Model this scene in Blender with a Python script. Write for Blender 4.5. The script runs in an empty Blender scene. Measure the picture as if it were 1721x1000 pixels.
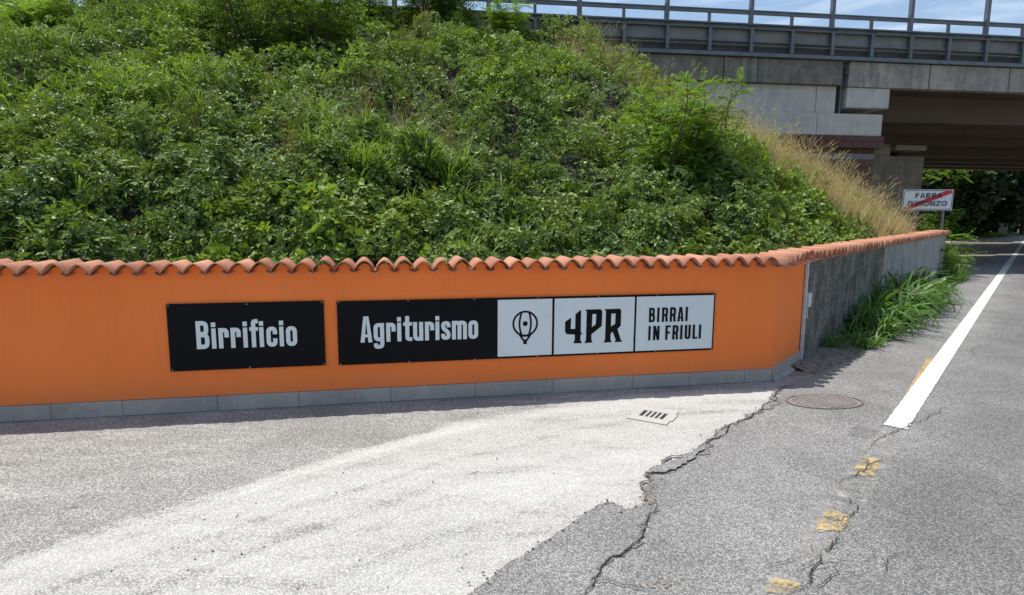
import bpy, bmesh, math, random
import numpy as np
from mathutils import Vector, Matrix
from mathutils.geometry import tessellate_polygon
R = math.radians
random.seed(7); rng = np.random.default_rng(7)
scene = bpy.context.scene
col = scene.collection

# ------------------------------------------------------------------ camera, sky, sun
FPX, W0, H0 = 1040.0, 1721.0, 1000.0
PITCH, ROLL, CAMZ = R(7.94), R(0.35), 1.6
cam_d = bpy.data.cameras.new('camera'); cam = bpy.data.objects.new('camera', cam_d); col.objects.link(cam)
cam_d.sensor_width = 36; cam_d.lens = 36 * FPX / W0; cam_d.clip_end = 2000; cam_d.clip_start = 0.05
r0 = Vector((1, 0, 0)); u0 = Vector((0, math.sin(PITCH), math.cos(PITCH))); fw = Vector((0, math.cos(PITCH), -math.sin(PITCH)))
cr = r0 * math.cos(ROLL) + u0 * math.sin(ROLL); cu = -r0 * math.sin(ROLL) + u0 * math.cos(ROLL)
cam.matrix_world = Matrix(((cr.x, cu.x, -fw.x, 0), (cr.y, cu.y, -fw.y, 0), (cr.z, cu.z, -fw.z, CAMZ), (0, 0, 0, 1)))
scene.camera = cam
SUN = Vector((-0.333, 0.181, 1.15)).normalized()
world = bpy.data.worlds.new('World'); scene.world = world; world.use_nodes = True
wn = world.node_tree; wn.nodes.clear()
wo = wn.nodes.new('ShaderNodeOutputWorld'); bg = wn.nodes.new('ShaderNodeBackground'); sky = wn.nodes.new('ShaderNodeTexSky')
sky.sky_type = 'NISHITA'; sky.sun_disc = False; sky.sun_elevation = math.asin(SUN.z); sky.sun_rotation = math.atan2(SUN.x, SUN.y)
sky.air_density = 1.1; sky.dust_density = 1.4; sky.ozone_density = 1.5
tc = wn.nodes.new('ShaderNodeTexCoord'); mp = wn.nodes.new('ShaderNodeMapping'); mp.inputs['Scale'].default_value = (1.2, 1.6, 7.0); mp.inputs['Rotation'].default_value = (0, R(14), 0)
nz = wn.nodes.new('ShaderNodeTexNoise'); nz.inputs['Scale'].default_value = 2.6; nz.inputs['Detail'].default_value = 9; nz.inputs['Roughness'].default_value = .62; nz.inputs['Distortion'].default_value = .5
rp = wn.nodes.new('ShaderNodeValToRGB'); rp.color_ramp.elements[0].position = .50; rp.color_ramp.elements[1].position = .80; rp.color_ramp.elements[1].color = (.7, .7, .7, 1)
mx = wn.nodes.new('ShaderNodeMix'); mx.data_type = 'RGBA'; mx.inputs['B'].default_value = (7.4, 8.0, 8.6, 1)
wn.links.new(tc.outputs['Generated'], mp.inputs[0]); wn.links.new(mp.outputs[0], nz.inputs['Vector']); wn.links.new(nz.outputs['Fac'], rp.inputs[0])
wn.links.new(rp.outputs[0], mx.inputs['Factor']); wn.links.new(sky.outputs[0], mx.inputs['A']); wn.links.new(mx.outputs['Result'], bg.inputs[0]); wn.links.new(bg.outputs[0], wo.inputs[0])
bg.inputs[1].default_value = 0.14
sl = bpy.data.lights.new('sun', 'SUN'); sl.energy = 4.3; sl.angle = R(.53); sl.color = (1, .955, .88)
so = bpy.data.objects.new('sun', sl); col.objects.link(so); so.rotation_euler = (-SUN).to_track_quat('-Z', 'Y').to_euler(); so.location = (-20, 20, 60)
scene.view_settings.view_transform = 'Standard'; scene.view_settings.look = 'None'
scene.view_settings.exposure = 0.2; scene.view_settings.gamma = 1; scene.view_settings.use_curve_mapping = False
scene.cycles.max_bounces = 6; scene.cycles.transparent_max_bounces = 6

# ------------------------------------------------------------------ geometry from measured sight lines
def ray(px, py):
    d = fw + cr * ((px - W0 / 2) / FPX) - cu * ((py - H0 / 2) / FPX)
    return d
def G(px, py, z=0.0):                       # the point of a level surface at height z
    d = ray(px, py); t = (z - CAMZ) / d.z
    return Vector((d.x * t, d.y * t, z))
def on_plane(px, py, p0, n):                # the point of a vertical plane
    d = ray(px, py); o = Vector((0, 0, CAMZ)); t = (p0 - o).dot(n) / d.dot(n)
    return o + d * t
def atY(px, py, y):
    d = ray(px, py); t = y / d.y
    return Vector((d.x * t, y, CAMZ + d.z * t))

# ------------------------------------------------------------------ object helpers
def tag(o, label=None, cat=None, group=None, kind=None):
    if label: o['label'] = label
    if cat: o['category'] = cat
    if group: o['group'] = group
    if kind: o['kind'] = kind
    return o
def link(name, me, parent=None, loc=None, rot=None):
    o = bpy.data.objects.new(name, me); col.objects.link(o)
    if parent: o.parent = parent
    if loc is not None: o.location = loc
    if rot is not None: o.rotation_euler = rot
    return o
def empty(name, loc=(0, 0, 0), rz=0):
    return link(name, None, None, loc, (0, 0, rz))
def mesh(name, v, f, mat, smooth=False):
    me = bpy.data.meshes.new(name)
    me.from_pydata([tuple(p) for p in v], [], f); me.update()
    if mat: me.materials.append(mat)
    if smooth: me.polygons.foreach_set('use_smooth', [True] * len(me.polygons))
    return me
def np_mesh(name, v, f, mat, smooth=False):   # v (N,3), f (M,k) arrays
    me = bpy.data.meshes.new(name); k = f.shape[1]
    me.vertices.add(len(v)); me.vertices.foreach_set('co', np.ascontiguousarray(v, dtype=np.float32).ravel())
    me.loops.add(f.size); me.loops.foreach_set('vertex_index', f.astype(np.int32).ravel())
    me.polygons.add(len(f)); me.polygons.foreach_set('loop_start', np.arange(len(f), dtype=np.int32) * k)
    if smooth: me.polygons.foreach_set('use_smooth', np.ones(len(f), dtype=bool))
    if mat: me.materials.append(mat)
    me.update(calc_edges=True); me.validate()
    return me
class MB:
    def __init__(s): s.v = []; s.f = []
    def add(s, v, f):
        n = len(s.v); s.v += [tuple(p) for p in v]; s.f += [tuple(i + n for i in q) for q in f]; return s
    def box(s, c, sz, M=None):
        c = Vector(c); h = Vector(sz) / 2; P = []
        for z in (-1, 1):
            for x, y in ((-1, -1), (1, -1), (1, 1), (-1, 1)):
                p = Vector((c.x + x * h.x, c.y + y * h.y, c.z + z * h.z)); P.append(M @ p if M else p)
        return s.add(P, [(3, 2, 1, 0), (4, 5, 6, 7), (0, 1, 5, 4), (1, 2, 6, 5), (2, 3, 7, 6), (3, 0, 4, 7)])
    def tube(s, a, b, r1, r2=None, n=8):
        a = Vector(a); b = Vector(b); r2 = r1 if r2 is None else r2
        z = (b - a).normalized(); x = z.orthogonal().normalized(); y = z.cross(x); P = []
        for p, r in ((a, r1), (b, r2)):
            for i in range(n):
                t = 2 * math.pi * i / n; P.append(p + (x * math.cos(t) + y * math.sin(t)) * r)
        F = [(i, (i + 1) % n, n + (i + 1) % n, n + i) for i in range(n)] + [tuple(range(n - 1, -1, -1)), tuple(range(n, 2 * n))]
        return s.add(P, F)
    def build(s, name, mat, parent=None, loc=None, rot=None, smooth=False, bevel=0):
        me = mesh(name, s.v, s.f, mat, smooth)
        if bevel:
            bm = bmesh.new(); bm.from_mesh(me)
            bmesh.ops.bevel(bm, geom=list(bm.edges), offset=bevel, segments=1, affect='EDGES', clamp_overlap=True)
            bm.to_mesh(me); bm.free()
        return link(name, me, parent, loc, rot)

# ------------------------------------------------------------------ materials
def newmat(name):
    m = bpy.data.materials.new(name); m.use_nodes = True
    nt = m.node_tree; b = nt.nodes['Principled BSDF']; return m, nt, b
def N(nt, t, **kw):
    n = nt.nodes.new(t)
    for k, v in kw.items():
        if k in n.inputs.keys(): n.inputs[k].default_value = v
        else: setattr(n, k, v)
    return n
def L(nt, a, b): nt.links.new(a, b)
def noise(nt, vec, scale, detail=4, rough=.55, dist=0):
    n = N(nt, 'ShaderNodeTexNoise'); n.inputs['Scale'].default_value = scale; n.inputs['Detail'].default_value = detail
    n.inputs['Roughness'].default_value = rough; n.inputs['Distortion'].default_value = dist; L(nt, vec, n.inputs['Vector']); return n.outputs['Fac']
def ramp(nt, fac, stops):
    n = N(nt, 'ShaderNodeValToRGB'); e = n.color_ramp.elements
    while len(e) < len(stops): e.new(.5)
    for el, (p, c) in zip(e, stops):
        el.position = p; el.color = (c, c, c, 1) if isinstance(c, (int, float)) else (*c, 1)
    L(nt, fac, n.inputs[0]); return n.outputs[0]
def mixc(nt, fac, a, b, mode='MIX'):
    n = N(nt, 'ShaderNodeMix', data_type='RGBA', blend_type=mode)
    for s, k in ((fac, 0), (a, 6), (b, 7)):
        if isinstance(s, (int, float)): n.inputs[k].default_value = s if k == 0 else (s, s, s, 1)
        elif isinstance(s, tuple): n.inputs[k].default_value = (*s, 1)
        else: L(nt, s, n.inputs[k])
    return n.outputs[2]
def mth(nt, op, a, b=None):
    n = N(nt, 'ShaderNodeMath', operation=op)
    for i, s in enumerate((a, b)):
        if s is None: continue
        if isinstance(s, (int, float)): n.inputs[i].default_value = s
        else: L(nt, s, n.inputs[i])
    return n.outputs[0]
def bump(nt, b, h, strength=.4, dist=.01):
    n = N(nt, 'ShaderNodeBump'); n.inputs['Strength'].default_value = strength; n.inputs['Distance'].default_value = dist
    L(nt, h, n.inputs['Height']); L(nt, n.outputs[0], b.inputs['Normal'])
def pos(nt): return N(nt, 'ShaderNodeNewGeometry').outputs['Position']
def simple(name, c, rough=.6, metal=0, var=.12, scale=6, bmp=0, spec=.5):
    m, nt, b = newmat(name); p = pos(nt)
    f = noise(nt, p, scale, 5); col_ = mixc(nt, ramp(nt, f, [(.3, 0.0), (.7, 1.0)]), tuple(x * (1 - var) for x in c), tuple(min(1, x * (1 + var)) for x in c))
    L(nt, col_, b.inputs['Base Color']); b.inputs['Roughness'].default_value = rough; b.inputs['Metallic'].default_value = metal
    b.inputs['Specular IOR Level'].default_value = spec
    if bmp: bump(nt, b, noise(nt, p, 120, 3), bmp, .004)
    return m
def concrete(name, c, dark=.45, streak=1.0, scale=1.0, rough=.9, mottle=.0):
    m, nt, b = newmat(name); p = pos(nt)
    mp_ = N(nt, 'ShaderNodeMapping'); mp_.inputs['Scale'].default_value = (5 * scale, 5 * scale, .35 * scale); L(nt, p, mp_.inputs[0])
    st = mth(nt, 'MULTIPLY', ramp(nt, noise(nt, mp_.outputs[0], 1.5, 8, .7), [(.38, 0.0), (.66, 1.0)]), ramp(nt, noise(nt, p, 1.3 * scale, 6, .65), [(.36, 0.15), (.62, 1.0)]))
    big = ramp(nt, noise(nt, p, .9 * scale, 5), [(.3, 0.0), (.75, 1.0)])
    fine = noise(nt, p, 45, 4, .7)
    c0 = mixc(nt, big, c, tuple(x * .78 for x in c))
    c1 = mixc(nt, mth(nt, 'MULTIPLY', st, streak), c0, tuple(x * dark for x in c))
    if mottle:
        c1 = mixc(nt, mth(nt, 'MULTIPLY', ramp(nt, noise(nt, p, 3.2, 9, .75), [(.42, 0.0), (.60, 1.0)]), mottle), c1, tuple(x * .22 for x in c))
        c1 = mixc(nt, mth(nt, 'MULTIPLY', ramp(nt, noise(nt, p, 9, 7, .7), [(.56, 0.0), (.70, 1.0)]), mottle * .6), c1, tuple(min(1, x * 1.5) for x in c))
    c2 = mixc(nt, .35, c1, mixc(nt, fine, (.25, .25, .25), (.75, .75, .75)), 'OVERLAY')
    L(nt, c2, b.inputs['Base Color']); b.inputs['Roughness'].default_value = rough; b.inputs['Specular IOR Level'].default_value = .25
    bump(nt, b, fine, .35, .01)
    return m
def leafmat(name, a, b_, trans=.35, rough=.45, tint=None, patch=.35, zone=False):
    m, nt, b = newmat(name)
    oi = N(nt, 'ShaderNodeObjectInfo'); p = pos(nt)
    rnd = oi.outputs['Random']
    geo = N(nt, 'ShaderNodeNewGeometry')
    f = mth(nt, 'ADD', mth(nt, 'MULTIPLY', rnd, .45), mth(nt, 'MULTIPLY', geo.outputs['Random Per Island'], .55))
    if zone:                                  # leaf tone darker low on the slope, paler towards the crest
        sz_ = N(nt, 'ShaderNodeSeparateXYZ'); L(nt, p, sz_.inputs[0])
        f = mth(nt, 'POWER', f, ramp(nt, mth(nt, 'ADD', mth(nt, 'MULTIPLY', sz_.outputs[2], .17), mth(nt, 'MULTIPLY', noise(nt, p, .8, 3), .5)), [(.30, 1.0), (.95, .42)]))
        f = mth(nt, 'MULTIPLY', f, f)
    c = mixc(nt, f, a, b_)
    if tint:
        pf = ramp(nt, noise(nt, p, patch, 3), [(.48, 0.0), (.62, 1.0)]); c = mixc(nt, mth(nt, 'MULTIPLY', pf, .6), c, tint)
    L(nt, c, b.inputs['Base Color']); b.inputs['Roughness'].default_value = rough; b.inputs['Specular IOR Level'].default_value = .4
    tr = N(nt, 'ShaderNodeBsdfTranslucent'); L(nt, mixc(nt, .5, c, (.30, .42, .02)), tr.inputs[0])
    ms = N(nt, 'ShaderNodeMixShader'); ms.inputs[0].default_value = trans
    L(nt, b.outputs[0], ms.inputs[1]); L(nt, tr.outputs[0], ms.inputs[2])
    L(nt, ms.outputs[0], nt.nodes['Material Output'].inputs[0])
    return m
def asphalt(name, lo, hi, attr=None, dust=(.5, .49, .46), patchcol=None):
    m, nt, b = newmat(name); p = pos(nt)
    v = N(nt, 'ShaderNodeTexVoronoi'); v.inputs['Scale'].default_value = 115; L(nt, p, v.inputs['Vector'])
    sep = N(nt, 'ShaderNodeSeparateColor'); L(nt, v.outputs['Color'], sep.inputs[0])
    stone = ramp(nt, sep.outputs[0], [(0.0, 0.0), (.42, .35), (.7, .6), (1.0, 1.0)])
    gap = ramp(nt, v.outputs['Distance'], [(.25, 1.0), (.75, .25)])
    f = mth(nt, 'MULTIPLY', mth(nt, 'ADD', mth(nt, 'MULTIPLY', stone, .7), mth(nt, 'MULTIPLY', noise(nt, p, 160, 3, .7), .5)), gap)
    c = mixc(nt, f, lo, hi)
    big = ramp(nt, noise(nt, p, 1.1, 7, .62), [(.3, .72), (.7, 1.22)])
    c = mixc(nt, 1.0, c, big, 'MULTIPLY')
    if attr:
        a = N(nt, 'ShaderNodeAttribute'); a.attribute_name = attr
        base = a.outputs['Fac']
        mpn = N(nt, 'ShaderNodeMapping'); mpn.inputs['Rotation'].default_value = (0, 0, R(-28)); mpn.inputs['Scale'].default_value = (.5, 2.2, 1); L(nt, p, mpn.inputs[0])
        br = noise(nt, mpn.outputs[0], 2.6, 9, .68, .3)
        fr = mth(nt, 'ADD', base, mth(nt, 'MULTIPLY', mth(nt, 'SUBTRACT', br, .5), 1.15))
        fr = mth(nt, 'ADD', fr, mth(nt, 'MULTIPLY', mth(nt, 'SUBTRACT', f, .35), .35))
        ff = ramp(nt, fr, [(.15, 0.0), (.42, .5), (.95, .92)])
        c = mixc(nt, ff, c, mixc(nt, f, tuple(x * .72 for x in dust), tuple(min(1, x * 1.18) for x in dust)))
    else:
        sepp = N(nt, 'ShaderNodeSeparateXYZ'); L(nt, p, sepp.inputs[0])
        dd_ = mth(nt, 'ADD', mth(nt, 'MULTIPLY', sepp.outputs[0], .758), mth(nt, 'MULTIPLY', sepp.outputs[1], -.652))
        dd_ = mth(nt, 'ADD', dd_, mth(nt, 'MULTIPLY', noise(nt, p, 2.5, 5), .35))
        c = mixc(nt, 1.0, c, ramp(nt, mth(nt, 'MULTIPLY', mth(nt, 'SUBTRACT', dd_, LANE_OFF), .9), [(0.0, 1.08), (.35, .80)]), 'MULTIPLY')
        w = ramp(nt, noise(nt, p, .35, 4), [(.4, 0.0), (.7, .35)])
        c = mixc(nt, w, c, mixc(nt, f, tuple(x * 1.1 for x in lo), tuple(x * 1.25 for x in hi)))
    L(nt, c, b.inputs['Base Color']); b.inputs['Roughness'].default_value = .88; b.inputs['Specular IOR Level'].default_value = .3
    bump(nt, b, mth(nt, 'SUBTRACT', f, mth(nt, 'MULTIPLY', v.outputs['Distance'], .5)), .55, .006)
    return m

_q = G(1505, 719); LANE_OFF = _q.x * .758 - _q.y * .652 + .2
M = {}
# orange render
m, nt, b = newmat('orange_render'); p = pos(nt)
f1 = noise(nt, p, .8, 4); f2 = noise(nt, p, 140, 3, .7)
c = mixc(nt, ramp(nt, f1, [(.3, 0.0), (.7, 1.0)]), (.88, .203, .046), (.96, .24, .058))
sp = N(nt, 'ShaderNodeSeparateXYZ'); L(nt, p, sp.inputs[0])
low = mth(nt, 'MULTIPLY', ramp(nt, sp.outputs[2], [(.125, 1.0), (.30, 0.0)]), noise(nt, p, 6, 6, .7))
c = mixc(nt, mth(nt, 'MULTIPLY', low, .45), c, (.42, .20, .10))
mpo = N(nt, 'ShaderNodeMapping'); mpo.inputs['Scale'].default_value = (6, 6, .6); L(nt, p, mpo.inputs[0])
c = mixc(nt, mth(nt, 'MULTIPLY', ramp(nt, noise(nt, mpo.outputs[0], 2, 5, .6), [(.55, 0.0), (.75, 1.0)]), .18), c, (.55, .17, .06))
c = mixc(nt, .3, c, mixc(nt, f2, (.3, .3, .3), (.7, .7, .7)), 'OVERLAY')
L(nt, c, b.inputs['Base Color']); b.inputs['Roughness'].default_value = .85; b.inputs['Specular IOR Level'].default_value = .2; bump(nt, b, f2, .5, .004); M['orange'] = m
M['plinth'] = concrete('plinth_stone', (.43, .40, .37), dark=.7, streak=.5, scale=2, mottle=.2)
M['mortar'] = concrete('mortar', (.42, .40, .37), dark=.6)
# terracotta with per-tile tone
m, nt, b = newmat('terracotta'); p = pos(nt); oi = N(nt, 'ShaderNodeObjectInfo')
c = mixc(nt, oi.outputs['Random'], (.36, .135, .075), (.66, .32, .20))
c = mixc(nt, ramp(nt, noise(nt, p, 14, 6, .65), [(.4, 0.0), (.8, .55)]), c, (.30, .22, .18))
c = mixc(nt, ramp(nt, noise(nt, p, 70, 4, .7), [(.58, 0.0), (.72, .6)]), c, (.16, .11, .09))
L(nt, c, b.inputs['Base Color']); b.inputs['Roughness'].default_value = .85; b.inputs['Specular IOR Level'].default_value = .25; bump(nt, b, noise(nt, p, 90, 3), .4, .004); M['tile'] = m
M['conc_dark'] = concrete('stained_concrete', (.25, .24, .215), dark=.16, streak=1.0, scale=1.6, mottle=.85)
M['conc_light'] = concrete('pale_board_marked_concrete', (.42, .425, .42), dark=.34, streak=1.0, scale=2.2, mottle=.25)
M['conc_bridge'] = concrete('bridge_concrete', (.40, .385, .35), dark=.42, streak=1.0, scale=.8, mottle=.35)
M['conc_fascia'] = concrete('stained_fascia_concrete', (.25, .24, .215), dark=.38, streak=1.0, scale=.9, mottle=.45)
M['conc_pale'] = concrete('pale_bridge_concrete', (.58, .57, .54), dark=.6, streak=.8, scale=.7, mottle=.16)
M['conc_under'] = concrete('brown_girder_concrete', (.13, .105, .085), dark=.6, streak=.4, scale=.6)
M['steel'] = simple('painted_grey_steel', (.125, .145, .165), .5, .25, .2, 3)
M['steel_panel'] = simple('grey_steel_plate', (.18, .19, .195), .6, .2, .25, 2.2)
M['steel_dark'] = simple('dark_steel_recess', (.06, .065, .075), .7, .1, .2, 3)
M['bolt'] = simple('bolt_steel', (.05, .05, .055), .6, .6)
M['black_board'] = simple('black_aluminium_panel', (.0045, .0045, .006), .5, 0, .1, spec=.12)
M['pale_print'] = simple('pale_vinyl', (.66, .72, .735), .45, 0, .03)
M['black_print'] = simple('black_vinyl', (.005, .005, .006), .5, 0, .05, spec=.12)
M['screw'] = simple('steel_screw', (.5, .48, .44), .4, .8)
M['sign_white'] = simple('road_sign_white', (.62, .68, .72), .4, 0, .06)
M['sign_black'] = simple('road_sign_black', (.015, .02, .04), .5)
M['sign_red'] = simple('road_sign_red', (.50, .012, .022), .4)
M['galv'] = simple('galvanised_steel', (.17, .18, .185), .45, .6)
M['pvc'] = simple('white_plastic_strip', (.55, .58, .60), .5)
m, nt, b = newmat('white_road_paint'); p = pos(nt)
c = mixc(nt, ramp(nt, noise(nt, p, 60, 5, .75), [(.52, 0.0), (.66, .85)]), (.64, .64, .60), (.30, .29, .27)); L(nt, c, b.inputs['Base Color']); b.inputs['Roughness'].default_value = .7; bump(nt, b, noise(nt, p, 120, 3), .4, .004); M['white_paint'] = m
def wornpaint(name, cc, lo, hi):
    m, nt, b = newmat(name); p = pos(nt)
    al = ramp(nt, noise(nt, p, 13, 8, .72), [(lo, 0.0), (hi, 1.0)])
    v = N(nt, 'ShaderNodeTexVoronoi'); v.inputs['Scale'].default_value = 85; L(nt, p, v.inputs['Vector'])
    c = mixc(nt, ramp(nt, v.outputs['Distance'], [(.3, 0.0), (.8, .6)]), cc, tuple(x * .45 for x in cc)); L(nt, c, b.inputs['Base Color']); b.inputs['Roughness'].default_value = .8
    L(nt, al, b.inputs['Alpha']); return m
M['yellow_worn'] = wornpaint('worn_yellow_paint', (.52, .40, .20), .40, .60)
M['white_worn'] = wornpaint('worn_white_paint', (.42, .41, .38), .46, .66)
M['crack'] = simple('crack_dark', (.028, .026, .024), .95)
M['crumb'] = simple('crumbled_asphalt', (.14, .132, .12), .95, 0, .6, 60, 1.0)
M['dirt'] = simple('dirt_litter', (.17, .15, .125), .95, 0, .6, 22)
M['dryleaf'] = leafmat('dry_leaf', (.32, .15, .05), (.42, .26, .11), .2)
M['soil'] = simple('bank_soil', (.022, .022, .012), .95, 0, .4, 3, .6)
M['gravel'] = simple('verge_ground', (.24, .21, .15), .95, 0, .35, 1.5, .8)
M['hole'] = simple('drain_shade_black', (.01, .01, .01), .9)  # near-black colour stands in for the shade down the drain
M['grate'] = concrete('drain_concrete', (.50, .49, .45), dark=.75, streak=.3)
m, nt, b = newmat('rusty_iron'); p = pos(nt)
c = mixc(nt, ramp(nt, noise(nt, p, 5, 6, .65), [(.40, 0.0), (.6, 1.0)]), (.21, .145, .125), (.27, .25, .225)); L(nt, c, b.inputs['Base Color']); b.inputs['Roughness'].default_value = .7; bump(nt, b, noise(nt, p, 90, 4), .5, .004); M['rust'] = m
M['apron'] = asphalt('pale_apron', (.13, .128, .118), (.60, .59, .55), attr='dust', dust=(.62, .61, .565))
M['road'] = asphalt('road_asphalt', (.075, .074, .070), (.47, .46, .44))
M['brick_red'] = simple('red_ribbed_cladding', (.13, .07, .06), .85, 0, .3, 6)
M['brick_brown'] = simple('brown_ribbed_cladding', (.16, .095, .07), .85, 0, .3, 5)
M['brick_grey'] = simple('grey_ribbed_cladding', (.24, .245, .26), .85, 0, .2, 5)
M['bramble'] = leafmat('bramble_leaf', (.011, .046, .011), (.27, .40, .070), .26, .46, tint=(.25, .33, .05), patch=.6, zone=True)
M['vine'] = leafmat('vine_leaf', (.11, .24, .025), (.34, .44, .06), .40, .5)
M['grass'] = leafmat('grass_blade', (.07, .18, .02), (.24, .38, .06), .38, .48)
M['weed'] = leafmat('roadside_grass_blade', (.022, .070, .014), (.13, .26, .045), .32, .42)
M['dry'] = leafmat('dry_grass_stalk', (.50, .36, .15), (.78, .62, .34), .25, .6)
M['redstem'] = leafmat('rusty_dock_stalk', (.16, .09, .045), (.28, .18, .08), .2, .7)
M['pinnate'] = leafmat('pinnate_leaf', (.10, .24, .020), (.22, .40, .04), .45, .42)
M['bush'] = leafmat('bush_leaf', (.035, .10, .016), (.13, .25, .035), .35, .42)
M['far_leaf_shade'] = leafmat('far_tree_leaf_shade', (.010, .026, .009), (.03, .062, .016), .08, .6)  # leaf colour darkened to stand in for the shade beyond the bridge
M['stem'] = simple('green_brown_stem', (.10, .085, .04), .8)
M['bark'] = simple('tree_bark', (.09, .07, .05), .9, 0, .3, 5, .6)

# ------------------------------------------------------------------ noise fields for numpy
def vnoise(x, y, s, seed=0):
    x = np.asarray(x, float) * s + 1000; y = np.asarray(y, float) * s + 1000
    xi = np.floor(x).astype(np.int64); yi = np.floor(y).astype(np.int64); fx = x - xi; fy = y - yi
    fx = fx * fx * (3 - 2 * fx); fy = fy * fy * (3 - 2 * fy)
    def h(a, b):
        n = (a * 374761393 + b * 668265263 + seed * 974711) & 0x7fffffff; n = ((n ^ (n >> 13)) * 1274126177) & 0x7fffffff
        return ((n ^ (n >> 16)) & 0xffff) / 65535.0
    return (h(xi, yi) * (1 - fx) + h(xi + 1, yi) * fx) * (1 - fy) + (h(xi, yi + 1) * (1 - fx) + h(xi + 1, yi + 1) * fx) * fy

# ------------------------------------------------------------------ key points
A0, A1, A2, A3 = G(0, 709.5), G(1295.4, 640), G(1341.3, 608.4), G(1583, 467)
dW = (A1 - A0).normalized(); AL = A0 - dW * 4.0          # wall continues left of the frame
nW = Vector((dW.y, -dW.x, 0))                             # towards the camera
dR = (A3 - A2).normalized(); nR = Vector((dR.y, -dR.x, 0))
dC = (A2 - A1).normalized(); nC = Vector((dC.y, -dC.x, 0))
ZT = 1.118                                                 # height of the tile valleys at the front
print('A0', A0, 'A1', A1, 'A2', A2, 'A3', A3)
for q in ((25, 459), (25, 438), (640, 455), (1180, 450), (1180, 430)):
    print('tile', q, on_plane(*q, A0 + nW * .07, nW).z)
for q in ((278, 512), (287, 625), (543, 505), (548, 614), (566, 505), (569, 612), (1203, 494), (1198, 590)):
    w = on_plane(*q, A0, nW); print('sign', q, round((w - A0).dot(dW), 3), round(w.z, 3))

# ------------------------------------------------------------------ ground, apron, road
def densify(pts, step, amp, seed):
    rr = random.Random(seed); out = []
    for a, b in zip(pts[:-1], pts[1:]):
        a = Vector(a); b = Vector(b); n = max(1, int((b - a).length / step)); d = (b - a); pn = Vector((-d.y, d.x, 0)).normalized()
        for i in range(n):
            out.append(a + d * (i / n) + pn * (rr.uniform(-amp, amp) if i else 0))
    out.append(Vector(pts[-1])); return out
def fill(name, loops, z, mat, parent=None):
    loops = [[Vector((p[0], p[1], z)) for p in lp] for lp in loops]
    tris = tessellate_polygon(loops); v = [p for lp in loops for p in lp]
    me = mesh(name, v, [tuple(t) for t in tris], mat); 
    bm = bmesh.new(); bm.from_mesh(me); bmesh.ops.recalc_face_normals(bm, faces=bm.faces)
    for fc in bm.faces:
        if fc.normal.z < 0: fc.normal_flip()
    bm.to_mesh(me); bm.free()
    return link(name, me, parent)
gc = G(1098, 698.5); e2 = Vector((.5, .866, 0)); e1 = Vector((.866, -.5, 0))
def gq(a, b_): return gc + e1 * a + e2 * b_
DS = .78
hole = [gq(-.14 * DS, -.11 * DS), gq(.14 * DS, -.11 * DS), gq(.14 * DS, .11 * DS), gq(-.14 * DS, .11 * DS)]
BIG = 500
tag(fill('ground', [[(-BIG, -BIG), (BIG, -BIG), (BIG, BIG), (-BIG, BIG)], hole], -.016, M['gravel']), kind='structure')

edge_near = [(790, 1000), (850, 952), (920, 910), (980, 868), (1005, 850), (1030, 846), (1050, 858), (1085, 850), (1083, 830), (1092, 812), (1088, 798), (1112, 790), (1150, 768), (1190, 742), (1215, 722), (1240, 712), (1275, 690), (1300, 668), (1322, 650)]
en = [G(*q) for q in edge_near]
e_back = en[0] + (en[0] - en[2]).normalized() * 9
ra = A2 + dR * .55 + nR * .42; rb = A3 + nR * .42; rc = rb + dR * 22; rd = rc + dR * 110
road_left = densify([e_back] + en, .035, .010, 3) + densify([en[-1], ra], .05, .015, 4)[1:] + densify([ra, rb], .12, .03, 5)[1:] + [rc, rd]
wl0 = G(1505, 719)
RW = 6.6
rr0 = wl0 - dR * 14 + nR * RW; rr1 = rd + nR * (RW + 3)
road = tag(fill('road', [road_left + [rr1, rr0, e_back + nR * 2]], .010, M['road']), kind='structure')
# skirt gives the broken edge its thickness
sk = MB()
for a, b_ in zip(road_left[:-2], road_left[1:-1]):
    sk.add([(a.x, a.y, .010), (b_.x, b_.y, .010), (b_.x, b_.y, -.012), (a.x, a.y, -.012)], [(0, 1, 2, 3)])
sk.build('broken_edge', M['crumb'], road)

# apron as a fine grid that carries the pale dust of the swept lane
dust_line = [G(*q) for q in ((-500, 1050), (0, 955), (100, 915), (215, 877), (350, 838), (560, 769), (700, 732), (765, 714), (860, 698), (960, 680), (1060, 668), (1200, 655))]
gx = np.arange(-9, 4.2, .03); gy = np.arange(-2.0, 7.0, .03)
XX, YY = np.meshgrid(gx, gy); dl = np.array([(p.x, p.y) for p in dust_line]); 
yl = np.interp(XX, dl[:, 0], dl[:, 1])
sd = (yl - YY) + (vnoise(XX, YY, 3, 5) - .5) * .05                 # >0 on the pale side
dust = np.clip(.5 + sd * 5.5, 0, 1) * (.62 - .17 * np.clip(sd / 1.7, 0, 1))
dust += .10 * np.exp(-((sd - .12) / .09) ** 2)
dust -= .17 * np.exp(-((sd - .26) / .035) ** 2) * (XX < 0.6)
dust += .14 * np.exp(-(((XX - .3) / .9) ** 2 + ((YY - 3.45) / .28) ** 2))
sl_ = XX * .88 + YY * .47
dust += (sd > 0) * .30 * (vnoise(sd * 5.5, sl_ * .45, 1, 31) - .5) + (sd > 0) * .16 * (vnoise(sd * 16, sl_ * .9, 1, 32) - .5)
dust -= .22 * np.exp(-((sd - .62 - .06 * np.sin(sl_ * 1.3)) / .05) ** 2) + .16 * np.exp(-((sd - 1.05) / .07) ** 2)
dust += .20 * ((sd > 0) & (sd < .15) & (sl_ > .2) & (sl_ < 1.9))
dust += (sd < 0) * (.14 + .25 * (vnoise(XX, YY, .9, 9) - .4))
verts = np.stack([XX, YY, np.zeros_like(XX)], -1).reshape(-1, 3)
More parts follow.
